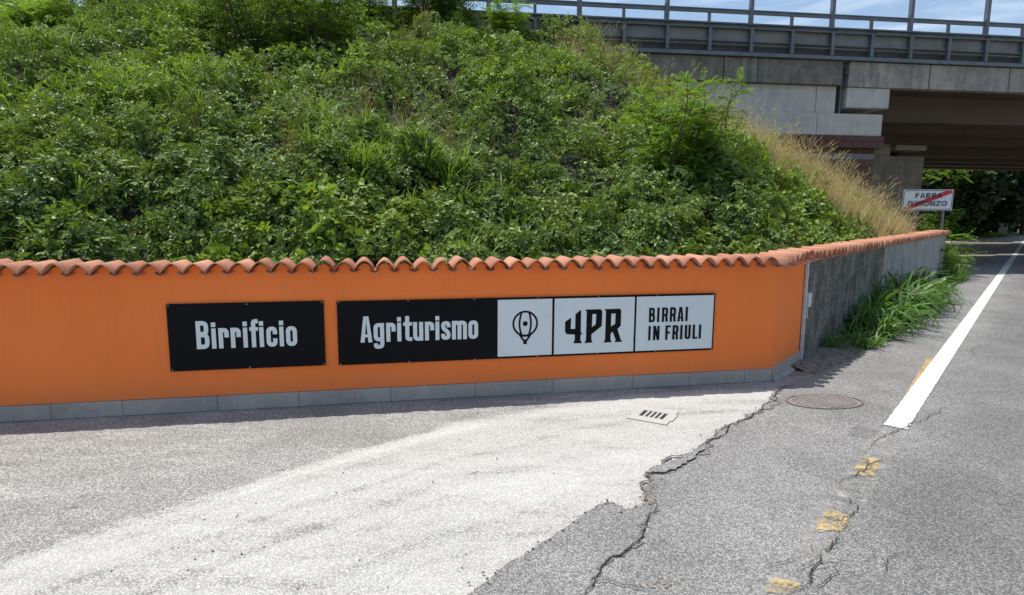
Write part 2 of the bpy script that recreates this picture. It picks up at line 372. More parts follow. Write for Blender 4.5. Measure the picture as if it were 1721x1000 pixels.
nx, ny = len(gx), len(gy); ii = (np.arange(ny - 1)[:, None] * nx + np.arange(nx - 1)[None, :]).ravel()
faces = np.stack([ii, ii + 1, ii + nx + 1, ii + nx], -1)
cc = verts[faces].mean(1)
def side(c, a, n): return (c[:, 0] - a.x) * n.x + (c[:, 1] - a.y) * n.y
keep = (side(cc, A0, nW) > -.12) & ~((abs((cc[:, 0] - gc.x) * e1.x + (cc[:, 1] - gc.y) * e1.y) < .115) & (abs((cc[:, 0] - gc.x) * e2.x + (cc[:, 1] - gc.y) * e2.y) < .105))
keep &= ~((side(cc, A2, nR) < -.05) & (cc[:, 0] > A2.x - .1))
faces = faces[keep]
me = np_mesh('apron', verts, faces, M['apron']); at = me.attributes.new('dust', 'FLOAT', 'POINT'); at.data.foreach_set('value', dust.ravel().astype(np.float32))
apron = tag(link('apron', me), kind='structure')
fill('pavement_far_left', [[AL + Vector((-14, -3, 0)), AL + Vector((-14, -14, 0)), (6, -14, 0), (6, -1.98, 0), (-8.98, -1.98, 0), (-8.98, 3.2, 0)]], -.006, M['apron']).name = 'forecourt'
tag(bpy.data.objects['forecourt'], kind='structure')

# markings
def strip(name, pts, w, z, mat, parent=None, w2=None):
    v = []; n = len(pts)
    for i, p in enumerate(pts):
        d = (pts[min(i + 1, n - 1)] - pts[max(i - 1, 0)]).normalized(); q = Vector((d.y, -d.x, 0)); ww = w if w2 is None else w + (w2 - w) * i / (n - 1)
        v += [p + q * ww / 2, p - q * ww / 2]
    v = [(p.x, p.y, z) for p in v]
    return link(name, mesh(name, v, [(2 * i, 2 * i + 1, 2 * i + 3, 2 * i + 2) for i in range(n - 1)], mat), parent)
def quad(name, pxs, z, mat, parent, jag=.006, seed=1):
    pts = [G(*q) for q in pxs]; return fill(name, [densify(pts + [pts[0]], .03, jag, seed)[:-1]], z, mat, parent)
wl = [G((1482.3 + 1526) / 2, 721), G((1663 + 1677.5) / 2, 480)]
dL = (wl[1] - wl[0]).normalized(); LW = (G(1528, 721) - G(1482.3, 721)).dot(Vector((dL.y, -dL.x, 0)))
print('line', wl, dL, dR, 'width', LW)
pl = [wl[0] + dL * t for t in (0, 3, 8, 16, 30, 60, 100)]
_n = Vector((dL.y, -dL.x, 0)) * LW / 2; _a = wl[0]; _b = wl[0] + dL * 14
fill('edge_line', [densify([_a - _n, _b - _n], .02, .0035, 61) + densify([_b + _n, _a + _n], .02, .0035, 62) + densify([_a + _n, _a - _n], .015, .007, 63)[1:-1]], .016, M['white_paint'], road)
strip('edge_line', [_b + dL * t for t in (0, 8, 16, 46, 86)], LW, .016, M['white_paint'], road)
ys = strip('yellow_strip', [G(1564, 603), G(1534, 652), G(1505, 701)], .062, .0135, simple('old_yellow_paint', (.36, .26, .12), .85, 0, .4, 25), road, .03)
for k, (outer, inner) in enumerate((([(1447, 768), (1489, 768), (1474, 812), (1425, 806)], [(1450, 772), (1483, 774), (1468, 806), (1431, 802)]),
                                   ([(1392, 852), (1437, 862), (1405, 912), (1361, 904)], [(1391, 858), (1428, 872), (1414, 898), (1370, 895)]),
                                   ([(1298, 968), (1352, 980), (1335, 1010), (1275, 1005)], [(1302, 976), (1345, 986), (1330, 1004), (1285, 1000)]))):
    quad('faded_patch', outer, .0135, M['white_worn'], road, .01, k); quad('yellow_dash', inner, .0165, M['yellow_worn'], road, .012, k + 9)
strip('faded_line', [wl[0] - dL * .12, wl[0] - dL * 1.2, wl[0] - dL * 2.3], .19, .0120, M['white_worn'], road)

# cracks
def fractal(pts, rough, seed, levels=4):
    rr = random.Random(seed); pts = [Vector(p) for p in pts]
    for l in range(levels):
        out = []
        for a, b_ in zip(pts[:-1], pts[1:]):
            d = b_ - a; out += [a, (a + b_) / 2 + Vector((-d.y, d.x, 0)) * rr.uniform(-rough, rough)]
        pts = out + [pts[-1]]
    return pts
def crack(pxs, w, seed, z=.0185, mat='crack', rough=.13, name='crack', taper=True):
    pts = fractal([G(*q) for q in pxs], rough, seed, 4 if len(pxs) < 7 else 3); rr = random.Random(seed); v = []; n = len(pts); w *= .48 if mat == 'crack' else 1
    for i, p in enumerate(pts):
        d = (pts[min(i + 1, n - 1)] - pts[max(i - 1, 0)]).normalized(); q = Vector((d.y, -d.x, 0))
        t = min(1, 4 * min(i, n - 1 - i) / n + .1) if taper else 1
        v += [p + q * w * t * rr.uniform(.2, .8), p - q * w * t * rr.uniform(.2, .8)]
    return link(name, mesh(name, [(p.x, p.y, z) for p in v], [(2 * i, 2 * i + 1, 2 * i + 3, 2 * i + 2) for i in range(n - 1)], M[mat]), road)
cr_list = [
    ([(1098, 842), (1090, 875), (1080, 900), (1060, 925), (1030, 940), (1008, 968), (985, 1000), (975, 1012)], .016),
    ([(1336, 648), (1310, 662), (1282, 690), (1240, 712), (1206, 740), (1170, 762), (1140, 782), (1088, 800)], .016),
    ([(1088, 799), (1110, 800), (1140, 792)], .012),
    ([(1600, 676), (1580, 690), (1560, 702), (1545, 712), (1522, 722), (1490, 733), (1470, 748), (1457, 760)], .011),
    ([(1480, 768), (1455, 790), (1440, 800), (1410, 821)], .012), ([(1455, 772), (1462, 788), (1480, 786)], .008), ([(1457, 760), (1450, 768), (1462, 775)], .006),
    ([(1425, 838), (1428, 850), (1438, 852), (1432, 870), (1412, 882)], .012), ([(1420, 903), (1405, 917), (1395, 928), (1375, 933)], .012),
    ([(1380, 935), (1378, 950), (1360, 972), (1348, 1000)], .014), ([(1395, 955), (1410, 968), (1385, 985), (1370, 1003)], .009),
    ([(1545, 938), (1500, 940), (1490, 960), (1486, 975)], .007), ([(1345, 946), (1310, 952), (1286, 958)], .008),
    ([(1590, 667), (1640, 664), (1680, 662), (1730, 656)], .009), ([(1522, 596), (1560, 604), (1585, 603)], .006), ([(1632, 603), (1640, 598), (1634, 590), (1660, 582), (1680, 576)], .009),
    ([(1452, 631), (1500, 637), (1535, 648), (1563, 658)], .006), ([(1535, 636), (1580, 633), (1620, 628), (1640, 622)], .006),
    ([(1640, 601), (1680, 606), (1721, 603)], .006), ([(1350, 596), (1420, 598), (1480, 603), (1555, 604)], .005),
    ([(1683, 500), (1700, 492), (1712, 489)], .006), ([(985, 984), (1020, 982), (1060, 992), (1100, 997)], .009),
    ([(1100, 770), (1130, 775), (1170, 782), (1185, 792)], .004), ([(1380, 812), (1405, 822), (1425, 830), (1445, 826)], .006),
    ([(1500, 735), (1530, 745), (1560, 738), (1580, 720)], .005), ([(1430, 900), (1445, 920), (1470, 930), (1475, 950)], .006),
    ([(1410, 985), (1440, 968), (1470, 960)], .006), ([(1650, 780), (1700, 770), (1740, 775)], .003),
]
for k, (pts, w) in enumerate(cr_list): crack(pts, w, 20 + k, z=.0185 + .0002 * k)
rq = random.Random(91); spine = [(1575, 700), (1500, 730), (1457, 762), (1462, 790), (1415, 818), (1430, 850), (1415, 885), (1400, 920), (1372, 950), (1345, 1000)]
for k in range(34):
    i = rq.randrange(len(spine) - 1); t = rq.random(); x = spine[i][0] + (spine[i + 1][0] - spine[i][0]) * t; y = spine[i][1] + (spine[i + 1][1] - spine[i][1]) * t
    a = rq.uniform(0, 6.28); l = rq.uniform(12, 34) * (y - 500) / 350; b_ = a + rq.uniform(-.9, .9)
    crack([(x, y), (x + math.cos(a) * l, y + math.sin(a) * l * .45), (x + (math.cos(a) + math.cos(b_)) * l, y + (math.sin(a) + math.sin(b_)) * l * .45)], rq.uniform(.003, .0065), 500 + k, z=.0255 + .0002 * k)
crack(edge_near[8:], .020, 77, .0145, 'crumb', .3, 'crumbled_strip', False)
crack([(1098, 842), (1090, 875), (1080, 900), (1060, 925), (1030, 940), (1008, 968), (985, 1000)], .018, 78, .0142, 'crumb', .25, 'crumbled_strip')
chunk = quad('asphalt_chunk', [(1086, 799), (1098, 789), (1118, 786), (1140, 777), (1175, 757), (1186, 757), (1160, 778), (1135, 794), (1110, 799)], .0225, M['road'], road, .012, 5)
M['patch'] = asphalt('patched_asphalt', (.055, .054, .052), (.36, .352, .34))
quad('asphalt_patch', [(1440, 716), (1478, 727), (1462, 741), (1424, 733)], .0122, M['patch'], road, .015, 31)
# loose crumbs
cb = MB(); rc_ = random.Random(5)
for k in range(110):
    i = rc_.randrange(len(edge_near) - 1); t = rc_.random(); a, b_ = en[i], en[i + 1]; p = a.lerp(b_, t) + Vector((rc_.gauss(0, .022), rc_.gauss(0, .022), 0)); s = rc_.uniform(.002, .006)
    cb.box((0, 0, 0), (s * 2, s * 1.4, s), Matrix.Translation((p.x, p.y, .014)) @ Matrix.Rotation(rc_.random() * 6, 4, 'Z') @ Matrix.Rotation(.4, 4, 'X'))
tag(cb.build('asphalt_crumbs', M['crumb']), 'small dark asphalt crumbs along the broken road edge', 'gravel', kind='stuff')

# manhole
mc = G(1385, 677); mh = empty('manhole_cover', (mc.x, mc.y, .011)); mh.rotation_euler = (0, 0, R(8)); mh.scale = (.98, .60, 1)
tag(mh, 'rusty round iron manhole cover set in the road near the wall corner', 'manhole cover')
mb = MB(); n = 48; mr = .315
mb.add([(mr * math.cos(2 * math.pi * i / n), mr * math.sin(2 * math.pi * i / n), .002) for i in range(n)], [tuple(range(n))]); mb.build('cover_disc', M['rust'], mh)
rb_ = MB()
for k in range(-6, 7):
    x = k * .046; h = math.sqrt(max(0, .285 ** 2 - x * x)) if abs(x) < .285 else 0
    if h > .02: rb_.box((x, 0, .005), (.009, 2 * h, .006))
for k in range(-6, 7):
    y = k * .046; h = math.sqrt(max(0, .285 ** 2 - y * y)) if abs(y) < .285 else 0
    if h > .02: rb_.box((0, y, .0045), (2 * h, .007, .006))
rb_.build('raised_grid', simple('worn_rib_iron', (.33, .29, .26), .7, 0, .2, 12), mh)
rg = MB()
for i in range(n):
    a, b_ = 2 * math.pi * i / n, 2 * math.pi * (i + 1) / n
    P = [(r * math.cos(t), r * math.sin(t), .006) for r, t in ((mr + .004, a), (mr + .028, a), (mr + .028, b_), (mr + .004, b_))]; rg.add(P, [(0, 1, 2, 3)])
rg.build('frame_ring', M['crumb'], mh)
# drain grate
dg = empty('drain_grate', gc, math.atan2(e1.y, e1.x)); tag(dg, 'square pale drain grate with five dark slots in the apron', 'drain')
dg.scale = (DS, DS, 1)
fr = MB(); Z = .004
fr.box((0, -.165, Z - .02), (.40, .13, .05)).box((0, .165, Z - .02), (.40, .13, .05)).box((-.172, 0, Z - .02), (.096, .20, .05)).box((.172, 0, Z - .02), (.096, .20, .05))
fr.build('drain_frame', M['grate'], dg)
for k in range(4): MB().box(((k - 1.5) * .0496, 0, Z - .017), (.021, .20, .04)).build('bar', M['grate'], dg)
pit_shade_block = MB(); pit_shade_block.box((0, 0, -.16), (.27, .22, .26)); pit_shade_block.build('pit_shade_block', M['hole'], dg)  # solid near-black block painting the shade seen between the bars

# ------------------------------------------------------------------ tiles
def tile_mesh(name, half, rise, length, th, n=10, inv=False, taper=.9):
    v = []; f = []
    for j, (y, k) in enumerate(((0, 1.0), (length, taper))):
        for i in range(n + 1):
            t = math.pi * (i / n); c_, s_ = math.cos(t), math.sin(t) ** .8
            for o in (0, th):
                q = abs(c_); pr = (1 - q ** 1.75) * rise * k; z = (-pr if inv else pr) + (o if not inv else -o) * (1.0 if q < .97 else .35); v.append((-c_ * half * (k if not inv else 1), y, z))
    m2 = 2 * (n + 1)
    for i in range(n):
        a = 2 * i; b_ = a + 2
        f += [(a, b_, b_ + m2, a + m2), (a + 1, a + 1 + m2, b_ + 1 + m2, b_ + 1), (a, a + 1, b_ + 1, b_), (a + m2, b_ + m2, b_ + 1 + m2, a + 1 + m2)]
    f += [(0, m2, m2 + 1, 1), (2 * n, 2 * n + 1, m2 + 2 * n + 1, m2 + 2 * n)]
    me = mesh(name, v, f, M['tile'], True)
    return me
SP = .159; SLOPE = R(.8)
T_cover = tile_mesh('roof_tile', .080, .070, .37, .010, 12, taper=.94)
T_pan = tile_mesh('pan_tile', .040, .020, .35, .007, 6, True)
def tiles(parent, a, d, n_, count, s0, seed, over=.07, lab=None):
    rr = random.Random(seed); rz = math.atan2(d.y, d.x)
    for k in range(count):
        s = s0 + SP * k
        p = a + d * s + n_ * (over + rr.uniform(-.012, .012))
        o = link('roof_tile', T_cover, parent, (p.x, p.y, ZT + rr.uniform(-.005, .007)), (SLOPE + rr.uniform(-.015, .015), rr.uniform(-.03, .03), rz + rr.uniform(-.035, .035)))
        o.scale = (rr.uniform(.97, 1.05), rr.uniform(.97, 1.03), rr.uniform(.94, 1.1))
        p = a + d * (s + SP / 2) + n_ * (over - .012 + rr.uniform(-.01, .01))
        link('pan_tile', T_pan, parent, (p.x, p.y, ZT + .004 + rr.uniform(-.004, .004)), (SLOPE, rr.uniform(-.06, .06), rz + rr.uniform(-.03, .03)))

# ------------------------------------------------------------------ orange wall
TH = .26; PH = .125
wall = empty('boundary_wall', A0); wall['label'] = 'low orange rendered wall with terracotta tile coping and grey stone plinth'; wall['category'] = 'wall'
inv = -A0
def wbody(name, a, b_, d, n_, mat, z0, top, th, parent, res=.0089, s0=0, front=0.0):
    Lw = (b_ - a).length; ns = max(2, int(Lw / res)); v = []; f = []
    for i in range(ns + 1):
        s = Lw * i / ns; p = a + d * s
        zt = top(s)
        for (q, z) in ((p + n_ * front, z0), (p + n_ * front, zt), (p - n_ * th, zt - .022), (p - n_ * th, z0)): v.append((q.x, q.y, z))
    for i in range(ns):
        k = 4 * i; f += [(k, k + 4, k + 5, k + 1), (k + 1, k + 5, k + 6, k + 2), (k + 2, k + 6, k + 7, k + 3)]
    f += [(3, 2, 1, 0)]; k = 4 * ns; f += [(k, k + 1, k + 2, k + 3)]
    o = link(name, mesh(name, v, f, mat), parent); return o
S0 = .03
def scallop(s):                                # plaster packed up under each tile
    x = ((s - S0 + SP / 2) % SP) / SP * 2 - 1
    return ZT - .012 + .066 * (1 - abs(x) ** 1.75)
o = wbody('render', AL, A1, dW, nW, M['orange'], PH, scallop, TH, wall); o.location = inv
o = wbody('render', A1, A2, dC, nC, M['orange'], PH, lambda s: ZT - .006, .12, wall, .05); o.location = inv
def P_(v): return v + inv
tiles_root = empty('x'); bpy.data.objects.remove(tiles_root)
nt_ = int(((A1 - AL).length - .02) / SP) + 1
tiles(wall, P_(AL), dW, nW, nt_, S0, 11)
# plinth slabs; joints read from the photograph
jp = [88, 208, 367, 503, 657, 798, 927, 1062, 1157, 1249]
js = [(on_plane(x, 640 + (1295 - x) * .05, A0, nW) - AL).dot(dW) for x in jp]
js = [js[0] - k * .62 for k in range(7, 0, -1) if js[0] - k * .62 > 0] + js; js = [0] + js + [(A1 - AL).length]
for k, (a, b_) in enumerate(zip(js[:-1], js[1:])):
    w = b_ - a - .0025
    if w < .05: continue
    c_ = P_(AL) + dW * ((a + b_) / 2) - nW * (TH / 2 - .018)
    sm = MB().box((0, 0, PH / 2), (w, TH, PH - .004 + random.uniform(-.003, .003))).build('plinth_slab', M['plinth'], wall, c_, (0, 0, math.atan2(dW.y, dW.x)), bevel=.003)
c_ = P_((A1 + A2) / 2) - nC * (.06 - .018)
MB().box((0, 0, PH / 2), ((A2 - A1).length - .004, .12, PH)).build('plinth_slab', M['plinth'], wall, c_, (0, 0, math.atan2(dC.y, dC.x)), bevel=.003)
# mortar foot at the splayed corner
mf = MB(); a, b_ = P_(A1) , P_(A2) + dC * .03
mf.add([a + Vector((0, 0, .035)), b_ + Vector((0, 0, .035)), b_ + nC * .075 + Vector((0, 0, -.01)), a + nC * .05 + Vector((0, 0, -.01))], [(0, 3, 2, 1)]); mf.build('mortar_fillet', M['mortar'], wall)
# tiles over the splayed corner
for k, t in enumerate((.02, .20, .38, .56, .74, .92)):
    q = P_(A1.lerp(A2, t)) + nC * .075; ang = math.atan2(dC.y, dC.x)
    o = link('roof_tile', T_cover, wall, (q.x, q.y, ZT + .006 * k), (SLOPE, random.uniform(-.05, .05), ang + (.32 - .2 * k))); o.scale = (.62, 1, .95)
    q = P_(A1.lerp(A2, t + .12)) + nC * .07; o = link('pan_tile', T_pan, wall, (q.x, q.y, ZT - .004), (SLOPE, .1, ang + .1 - .1 * k)); o.scale = (1.2, 1, 1)

# ------------------------------------------------------------------ concrete road wall
rw = empty('road_wall', A2); tag(rw, 'stained concrete wall with terracotta tiles running along the road', 'wall'); inv2 = -A2
LR = (A3 - A2).length
pm = (on_plane(1485, 440, A2, nR) - A2).dot(dR)
def rwsec(a, b_, mat, h):
    mbx = MB().box(((a + b_) / 2, TH / 2, h / 2 - .02), (b_ - a - .01, TH, h + .04)); return mbx.build('concrete_section', mat, rw, (0, 0, 0), (0, 0, math.atan2(dR.y, dR.x)))
rwsec(0.02, pm, M['conc_dark'], ZT - .012); s_ = rwsec(pm, LR, M['conc_light'], ZT - .012); s_['label'] = 'paler board-marked far section'
tiles(rw, Vector((0, 0, 0)), dR, nR, int(LR / SP), .09, 12, .09)
MB().box((0.0, -.014, ZT / 2 + .01), (.03, .028, ZT - .02)).build('corner_strip', M['pvc'], rw, nR * .006 + dR * .02, (0, 0, math.atan2(dR.y, dR.x)))
bx = empty('junction_box', A2 + dR * .10 + nR * .012, math.atan2(dR.y, dR.x)); tag(bx, 'small white plastic box on the road wall beside the corner strip', 'junction box')
zb = on_plane(1349, 505, A2, nR).z
MB().box((0, -.02, zb), (.10, .04, .15)).build('box_lid', M['pvc'], bx, bevel=.004); MB().tube((0, -.015, zb - .075), (0, -.015, zb - .2), .008).build('conduit', M['pvc'], bx)

# ------------------------------------------------------------------ lettering helpers (flat print, built as thin vinyl)
def rounded(pts, r, closed=False, seg=5):
    out = []; n = len(pts)
    for i, p in enumerate(pts):
        p = Vector((p[0], p[1], 0))
        if not closed and i in (0, n - 1): out.append(p); continue
        a = Vector((*pts[i - 1], 0)) - p; b_ = Vector((*pts[(i + 1) % n], 0)) - p
        rr_ = min(r, a.length * .49, b_.length * .49); an, bn = a.normalized(), b_.normalized()
        th = an.angle(bn)
        if th > 3.1 or rr_ < 1e-4: out.append(p); continue
        s0, s1 = p + an * rr_, p + bn * rr_
        for k in range(seg + 1):
            t = k / seg; out.append(s0 * (1 - t) ** 2 + p * 2 * t * (1 - t) + s1 * t * t)
    return out
class Ink:
    """flat shapes in a sign plane; every piece sits 0.15 mm above the last so no two faces coincide"""
    def __init__(s): s.v = []; s.f = []; s.k = 0
    def ribbon(s, pts, w, closed=False):
        n = len(pts); L_, R_ = [], []
        for i, p in enumerate(pts):
            if closed: a, b_ = pts[i - 1], pts[(i + 1) % n]
            else: a, b_ = pts[max(i - 1, 0)], pts[min(i + 1, n - 1)]
            d1 = (p - a).normalized() if (p - a).length > 1e-6 else (b_ - p).normalized(); d2 = (b_ - p).normalized() if (b_ - p).length > 1e-6 else d1
            t = (d1 + d2).normalized() if (d1 + d2).length > 1e-5 else d1; nn = Vector((-t.y, t.x, 0)); k = 1 / max(.5, nn.dot(Vector((-d1.y, d1.x, 0))))
            L_.append(p + nn * w / 2 * k); R_.append(p - nn * w / 2 * k)
        z = s.k * .00015; s.k += 1; b0 = len(s.v); s.v += [(q.x, q.y, z) for q in L_ + R_]
        for i in range(n if closed else n - 1):
            j = (i + 1) % n; s.f.append((b0 + i, b0 + n + i, b0 + n + j, b0 + j))
    def poly(s, loops):
        z = s.k * .00015; s.k += 1; lp = [[Vector((p[0], p[1], 0)) for p in l] for l in loops]; b0 = len(s.v)
        s.v += [(p.x, p.y, z) for l in lp for p in l]
        for t in tessellate_polygon(lp): s.f.append(tuple(b0 + i for i in t))
    def rect(s, x0, y0, x1, y1): s.poly([[(x0, y0), (x1, y0), (x1, y1), (x0, y1)]])
    def build(s, name, mat, parent, T):
        me = bpy.data.meshes.new(name); me.from_pydata([tuple(T(*p)) for p in s.v], [], s.f); me.materials.append(mat); me.update(); return link(name, me, parent)
def glyph(ink, ch, x, y, h, w, W_, XH=.73, rad=.16):
    """one letter; w stroke and W_ width in units of the cap height h"""
    k = w / 2
    def path(pts, r=rad, closed=False): ink.ribbon([Vector((x + p.x * h, y + p.y * h, 0)) for p in rounded(pts, r, closed)], w * h, closed)
    def rc(x0, y0, x1, y1): ink.rect(x + x0 * h, y + y0 * h, x + x1 * h, y + y1 * h)
    def pg(*pts): ink.poly([[(x + a * h, y + b_ * h) for a, b_ in pts]])
    if ch == 'B':
        rc(0, 0, w, 1); path([(k, 1 - k), (W_ - k - .02, 1 - k), (W_ - k - .02, .535), (k, .535)]); path([(k, k), (W_ - k, k), (W_ - k, .5), (k, .5)])
    elif ch in 'PRr' and ch != 'r':
        rc(0, 0, w, 1); path([(k, 1 - k), (W_ - k, 1 - k), (W_ - k, .45 + k * .3), (k, .45 + k * .3)])
        if ch == 'R': path([(W_ * .5, .47), (W_ - k - .02, .40), (W_ - k, 0)] if W_ < .6 else [(W_ * .45, .46), (W_ - k, 0)], .1)
    elif ch == 'r': rc(0, 0, w, XH); path([(k, XH - k), (W_ - k, XH - k), (W_ - k, XH - .34)])
    elif ch == 'i': rc(0, 0, w, XH - .005); rc(0, XH + .045, w, .94)
    elif ch == 'I': rc(0, 0, w, 1)
    elif ch == 'f': path([(.145, 0), (.145, 1.02 - k), (W_, 1.02 - k)]); rc(0, XH - .13, W_, XH)
    elif ch == 'c': path([(W_ - k, XH - .28), (W_ - k, XH - k), (k, XH - k), (k, k), (W_ - k, k), (W_ - k, .30)])
    elif ch == 'o': path([(k, k), (W_ - k, k), (W_ - k, XH - k), (k, XH - k)], rad * 1.1, True)
    elif ch == 'O': path([(k, k), (W_ - k, k), (W_ - k, 1 - k), (k, 1 - k)], .42, True)
    elif ch == 'D': rc(0, 0, w, 1); path([(k, 1 - k), (W_ - k, 1 - k), (W_ - k, k), (k, k)], .42)
    elif ch == 'A':
        t = w * .62; c_ = W_ / 2
        pg((0, 0), (w * 1.02, 0), (c_ + .012, 1), (c_ - t, 1)); pg((W_ - w * 1.02, 0), (W_, 0), (c_ + t, 1), (c_ - .012, 1)); rc(w * .8, .20, W_ - w * .8, .20 + w * .72)
    elif ch == 'g':
        path([(W_ - k, XH), (W_ - k, -.26 + k), (k, -.26 + k), (k, -.05)]); path([(W_ - k, XH - k), (k, XH - k), (k, k + .03), (W_ - k, k + .03)], rad)
    elif ch == 't': path([(.15, .97), (.15, k), (W_, k)], .14); rc(0, XH - .13, W_, XH)
    elif ch == 'u': path([(k, XH), (k, k), (W_ - k, k)]); rc(W_ - w, 0, W_, XH)
    elif ch == 's': path([(W_ - k, XH - .24), (W_ - k, XH - k), (k, XH - k), (k, .46), (W_ - k, .28), (W_ - k, k), (k, k), (k, .24)], .12)
    elif ch == 'm':
        c_ = W_ / 2; rc(0, 0, w, XH); path([(k, XH - k), (c_, XH - k), (c_, 0)]); path([(c_, XH - k), (W_ - k, XH - k), (W_ - k, 0)])
    elif ch == 'N': rc(0, 0, w, 1); rc(W_ - w, 0, W_, 1); pg((0, 1), (w * 1.1, 1), (W_, 0), (W_ - w * 1.1, 0))
    elif ch == 'F': rc(0, 0, w, 1); rc(w * .9, 1 - w * .9, W_, 1); rc(w * .9, .44, W_ * .88, .44 + w * .88)
    elif ch == 'U': path([(k, 1), (k, k), (W_ - k, k), (W_ - k, 1)], .2)
    elif ch == 'L': rc(0, 0, w, 1); rc(w * .9, 0, W_, w * .9)
    elif ch == 'S': path([(W_ - k, .72), (W_ - k, 1 - k), (k, 1 - k), (k, .56), (W_ - k, .44), (W_ - k, k), (k, k), (k, .28)], .24)
    elif ch == 'Z': rc(0, 1 - w * .95, W_, 1); rc(0, 0, W_, w * .95); pg((0, w * .9), (w * 1.3, w * .9), (W_, 1 - w * .9), (W_ - w * 1.3, 1 - w * .9))
    elif ch == "'": rc(0, .78, w * .9, 1.05)

SB = .010                                     # boards stand off the render
def swall(px, py):
    q = on_plane(px, py, A0 + nW * .02, nW); return ((q - A0).dot(dW), q.z)
def TW(off):
    return lambda s, z, d=0: A0 + dW * s + nW * (SB + .008 + off + d) + Vector((0, 0, z))
def board(root, x0, z0, x1, z1):
    me = MB().box(((x0 + x1) / 2, -SB - .003, (z0 + z1) / 2), (x1 - x0, .006, z1 - z0)); return me.build('board', M['black_board'], root)
def sign_root(name, px, label):
    q = A0 + dW * swall(px, 560)[0]; r = empty(name, (q.x, q.y, 0)); tag(r, label, 'sign'); return r
def place_text(ink, text, positions, x0, y0, x1, h, w, widths, **kw):
    tot = positions[-1] + widths[-1]; sc_ = (x1 - x0) / (tot * h)
    for ch, p, wd in zip(text, positions, widths):
        if ch != ' ': glyph(ink, ch, 0, 0, 1, w, wd, **kw) if False else glyph(_S(ink, x0, y0, h, sc_), ch, p, 0, 1, w, wd, **kw)
class _S:
    """scales glyph space into the sign plane"""
    def __init__(s, ink, x0, y0, h, sx): s.i = ink; s.x0 = x0; s.y0 = y0; s.h = h; s.sx = sx
    def _m(s, p): return (s.x0 + p[0] * s.h * s.sx, s.y0 + p[1] * s.h)
    def ribbon(s, pts, w, closed=False):
        n0 = len(s.i.v); s.i.ribbon(pts, w, closed)
        for k in range(n0, len(s.i.v)): q = s.i.v[k]; a = s._m(q); s.i.v[k] = (a[0], a[1], q[2])
    def poly(s, loops): s.i.poly([[s._m(p) for p in l] for l in loops])
    def rect(s, x0, y0, x1, y1): s.poly([[(x0, y0), (x1, y0), (x1, y1), (x0, y1)]])
def avg_rect(c4):                              # px corners tl,tr,br,bl -> rectangle in the wall plane
    q = [swall(*p) for p in c4]; return (q[0][0] + q[3][0]) / 2, (q[2][1] + q[3][1]) / 2, (q[1][0] + q[2][0]) / 2, (q[0][1] + q[1][1]) / 2
def attach(root, objs):
    for o in objs: o.parent = root; o.matrix_parent_inverse = root.matrix_world.inverted() if False else Matrix.Translation(-root.location)
def screws(root, pts):
    for (s, z) in pts:
        q = A0 + dW * s + nW * (SB + .007) + Vector((0, 0, z)); o = MB().tube(q, q + nW * .004, .0055, .004, 8).build('screw', M['screw'], None); attach(root, [o])
def board_at(root, r, off=0, th=.006, mat='black_board', name='board'):
    x0, z0, x1, z1 = r; a = A0 + dW * x0; b_ = A0 + dW * x1; P = []
    for q in (a, b_):
        for d in (SB + off, SB + off + th):
            for z in (z0, z1): P.append((q.x + nW.x * d, q.y + nW.y * d, z))
    o = MB().add(P, [(0, 1, 3, 2), (4, 6, 7, 5), (0, 2, 6, 4), (1, 5, 7, 3), (2, 3, 7, 6), (0, 4, 5, 1)]).build(name, M[mat], None); attach(root, [o]); return o

# sign one
s1 = sign_root('brewery_sign', 410, 'black wall sign reading Birrificio in pale letters')
r1 = avg_rect([(278, 512), (543, 505), (548, 614), (287, 625)]); board_at(s1, r1); print('r1', r1)
ink = Ink(); a = swall(331, 587); b_ = swall(328, 540); e = swall(500, 582)
widths = [.45, .165, .36, .36, .165, .31, .165, .39, .165, .40]; posn = [0, .53, .775, 1.20, 1.64, 1.87, 2.22, 2.47, 2.94, 3.18]
place_text(ink, 'Birrificio', posn, a[0], a[1], e[0], b_[1] - a[1], .155, widths)
attach(s1, [ink.build('lettering', M['pale_print'], None, lambda s, z, d: TW(0)(s, z, d))])
x0, z0, x1, z1 = r1; screws(s1, [(x, z) for z in (z0 + .012, z1 - .012) for x in (x0 + .015, (x0 + x1) / 2, x1 - .015)])
# sign two
s2 = sign_root('farm_sign', 880, 'long wall sign reading Agriturismo 4PR Birrai in Friuli with balloon logo')
r2 = avg_rect([(566, 505), (1203, 494), (1198, 590), (569, 612)]); board_at(s2, r2); print('r2', r2)
ink = Ink(); a = swall(606, 576); b_ = swall(610, 532); e = swall(803.5, 573)
widths = [.44, .39, .35, .155, .33, .38, .35, .155, .36, .58, .38]; posn = [0, .49, .96, 1.37, 1.60, 1.97, 2.42, 2.82, 3.04, 3.46, 4.10]
place_text(ink, 'Agriturismo', posn, a[0], a[1], e[0], b_[1] - a[1], .15, widths)
attach(s2, [ink.build('lettering', M['pale_print'], None, lambda s, z, d: TW(0)(s, z, d))])
def z6(x, y): return (830 + x / 4.413, 480 + y / 4.413)
def z3(x, y): return (935 + x / 6.619, 500 + y / 6.619)
top_, bot_ = r2[3] - .018, r2[1] + .018
xs = []
for c4 in ([(30, 107), (435, 98), (428, 515), (28, 530)], [(452, 97), (1047, 85), (1033, 493), (445, 515)], [(1062, 84), (1635, 72), (1613, 472), (1048, 490)]):
    q = avg_rect([z6(*p) for p in c4]); print('panel', q); ink = Ink(); ink.rect(q[0], bot_, q[2], top_)
    attach(s2, [ink.build('pale_panel', M['pale_print'], None, lambda s, z, d: TW(.0005)(s, z, d))])
